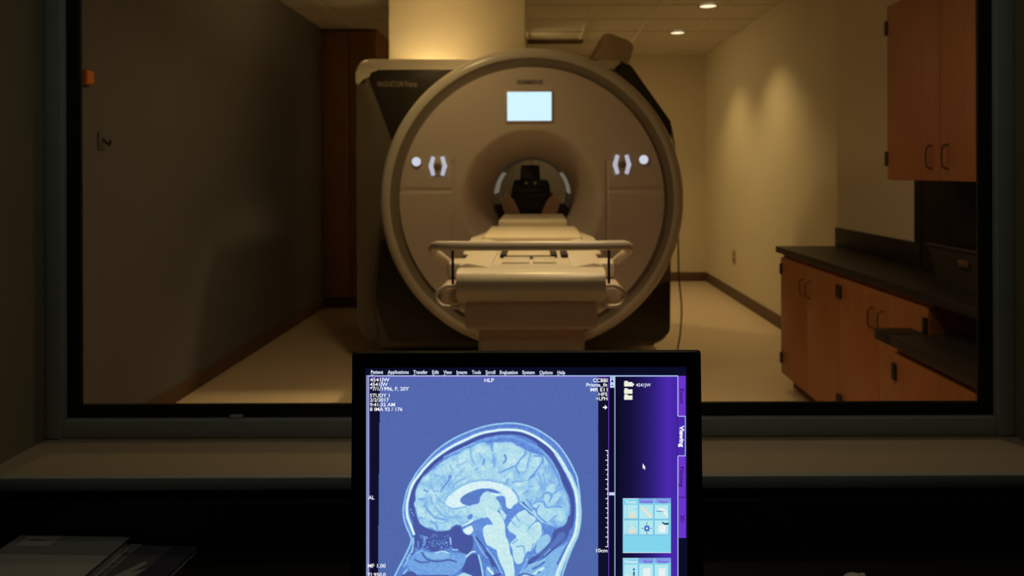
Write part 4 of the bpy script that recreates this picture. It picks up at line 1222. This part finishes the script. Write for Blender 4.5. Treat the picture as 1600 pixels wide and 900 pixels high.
# ------------------------------------------------------------------ things lying on the desk
zt_ = DZ + 0.031
A_ = UZ(30, 834, zt_); B_ = UZ(201, 837, zt_)
dirx = (B_-A_); dirx.z = 0; wdt = dirx.length; dirx.normalize(); diry = Vector((dirx.y, -dirx.x, 0))
def onbook(base, dx_, dy_, u0, v0, u1, v1, z0, z1):
    return [base + dx_*u + dy_*v + Vector((0, 0, z0-base.z)) for u, v in ((u0, v0), (u1, v0), (u1, v1), (u0, v1))], (0, 0, z1-z0)
bk = thing('white_binder', tuple(A_ + dirx*wdt/2 + diry*0.14 - Vector((0, 0, A_.z - DZ - 0.011))), 'white booklet with grey header band stacked on the dark magazine', 'booklet')
def slab(name, base, dx_, dy_, r4, z0, z1, m, parent, bev=0.0):
    pts, vec = onbook(base, dx_, dy_, *r4, z0, z1)
    return MB().prism(pts, vec, bev, 2).build(name, m, parent, smooth=bool(bev))
slab('pages', A_, dirx, diry, (0.003, 0.003, wdt-0.003, 0.277), DZ+0.013, zt_-0.0015, M_white, bk)
slab('cover', A_, dirx, diry, (0, 0, wdt, 0.28), zt_-0.0015, zt_, M_white, bk)
slab('back_cover', A_, dirx, diry, (0, 0, wdt, 0.28), DZ+0.0115, DZ+0.013, M_white, bk)
slab('header_band', A_, dirx, diry, (0.0, 0.0, wdt, 0.062), zt_, zt_+0.0004, M_paperg, bk)
slab('title_label', A_, dirx, diry, (0.018, 0.003, 0.078, 0.036), zt_+0.0004, zt_+0.0008, M_white, bk)
slab('title_mark', A_, dirx, diry, (0.03, 0.015, 0.062, 0.019), zt_+0.0008, zt_+0.001, M_char, bk)
zm = DZ + 0.011
C_ = UZ(307, 852, zm)
mg = thing('magazine', (C_.x-0.11, C_.y-0.14, DZ), 'dark navy magazine with a photo cover under the white booklet', 'magazine')
dx2 = Vector((math.cos(R(-4)), math.sin(R(-4)), 0)); dy2 = Vector((dx2.y, -dx2.x, 0))
base = C_ - dx2*0.215
slab('pages', base, dx2, dy2, (0.002, 0.002, 0.213, 0.278), DZ, zm-0.001, M_white, mg)
slab('cover', base, dx2, dy2, (0, 0, 0.215, 0.28), zm-0.001, zm, M_navy, mg)
slab('cover_photo', base, dx2, dy2, (0.112, 0.006, 0.168, 0.25), zm, zm+0.0003, M_char, mg)
ph = [(0.126, 0.10), (0.150, 0.055), (0.158, 0.06), (0.148, 0.09), (0.166, 0.075), (0.156, 0.12), (0.13, 0.17)]
MB().prism([base + dx2*u + dy2*v + Vector((0, 0, 0.0003)) for u, v in ph], (0, 0, 0.0003)).build('cover_figure', M_white, mg)
slab('spine_strip', base, dx2, dy2, (0.088, 0.0, 0.11, 0.28), zm, zm+0.0004, M_paperg, mg)
for k in range(9):
    slab('title_letter', base, dx2, dy2, (0.093, 0.03+k*0.016, 0.105, 0.04+k*0.016), zm+0.0004, zm+0.0007, M_char, mg)

# mouse
mx_, my_ = (1330-PX)/F*1.17, 1.135
ms = thing('computer_mouse', (mx_, my_, DZ), 'light grey computer mouse lying on the black desk', 'mouse')
verts, faces = [], []
NU, NV = 20, 9
for j in range(NV+1):
    ph_ = (math.pi/2)*j/NV
    for i in range(NU):
        a = 2*math.pi*i/NU
        rr = math.cos(ph_)**0.6
        verts.append((0.032*rr*math.cos(a)*(1-0.10*math.sin(a)), 0.055*rr*math.sin(a), 0.004 + 0.034*math.sin(ph_)*(1-0.0*math.sin(a))))
for j in range(NV):
    for i in range(NU):
        faces.append((j*NU+i, j*NU+(i+1)%NU, (j+1)*NU+(i+1)%NU, (j+1)*NU+i))
faces.append(tuple(range(NU))[::-1])
me = bpy.data.meshes.new('shell'); me.from_pydata(verts, [], faces); me.materials.append(M_mouse)
me.polygons.foreach_set('use_smooth', [True]*len(me.polygons))
so = bpy.data.objects.new('shell', me); COL.objects.link(so); so.parent = ms
box('foot', (mx_-0.022, my_-0.04, DZ), (mx_+0.022, my_+0.04, DZ+0.005), M_rubber, ms)
b = MB(); b.tube([(mx_+0.008-0.004, my_+0.018, DZ+0.034), (mx_+0.008+0.004, my_+0.018, DZ+0.034)], 0.0075, 16)
b.build('scroll_wheel', M_mouse, ms, smooth=True)
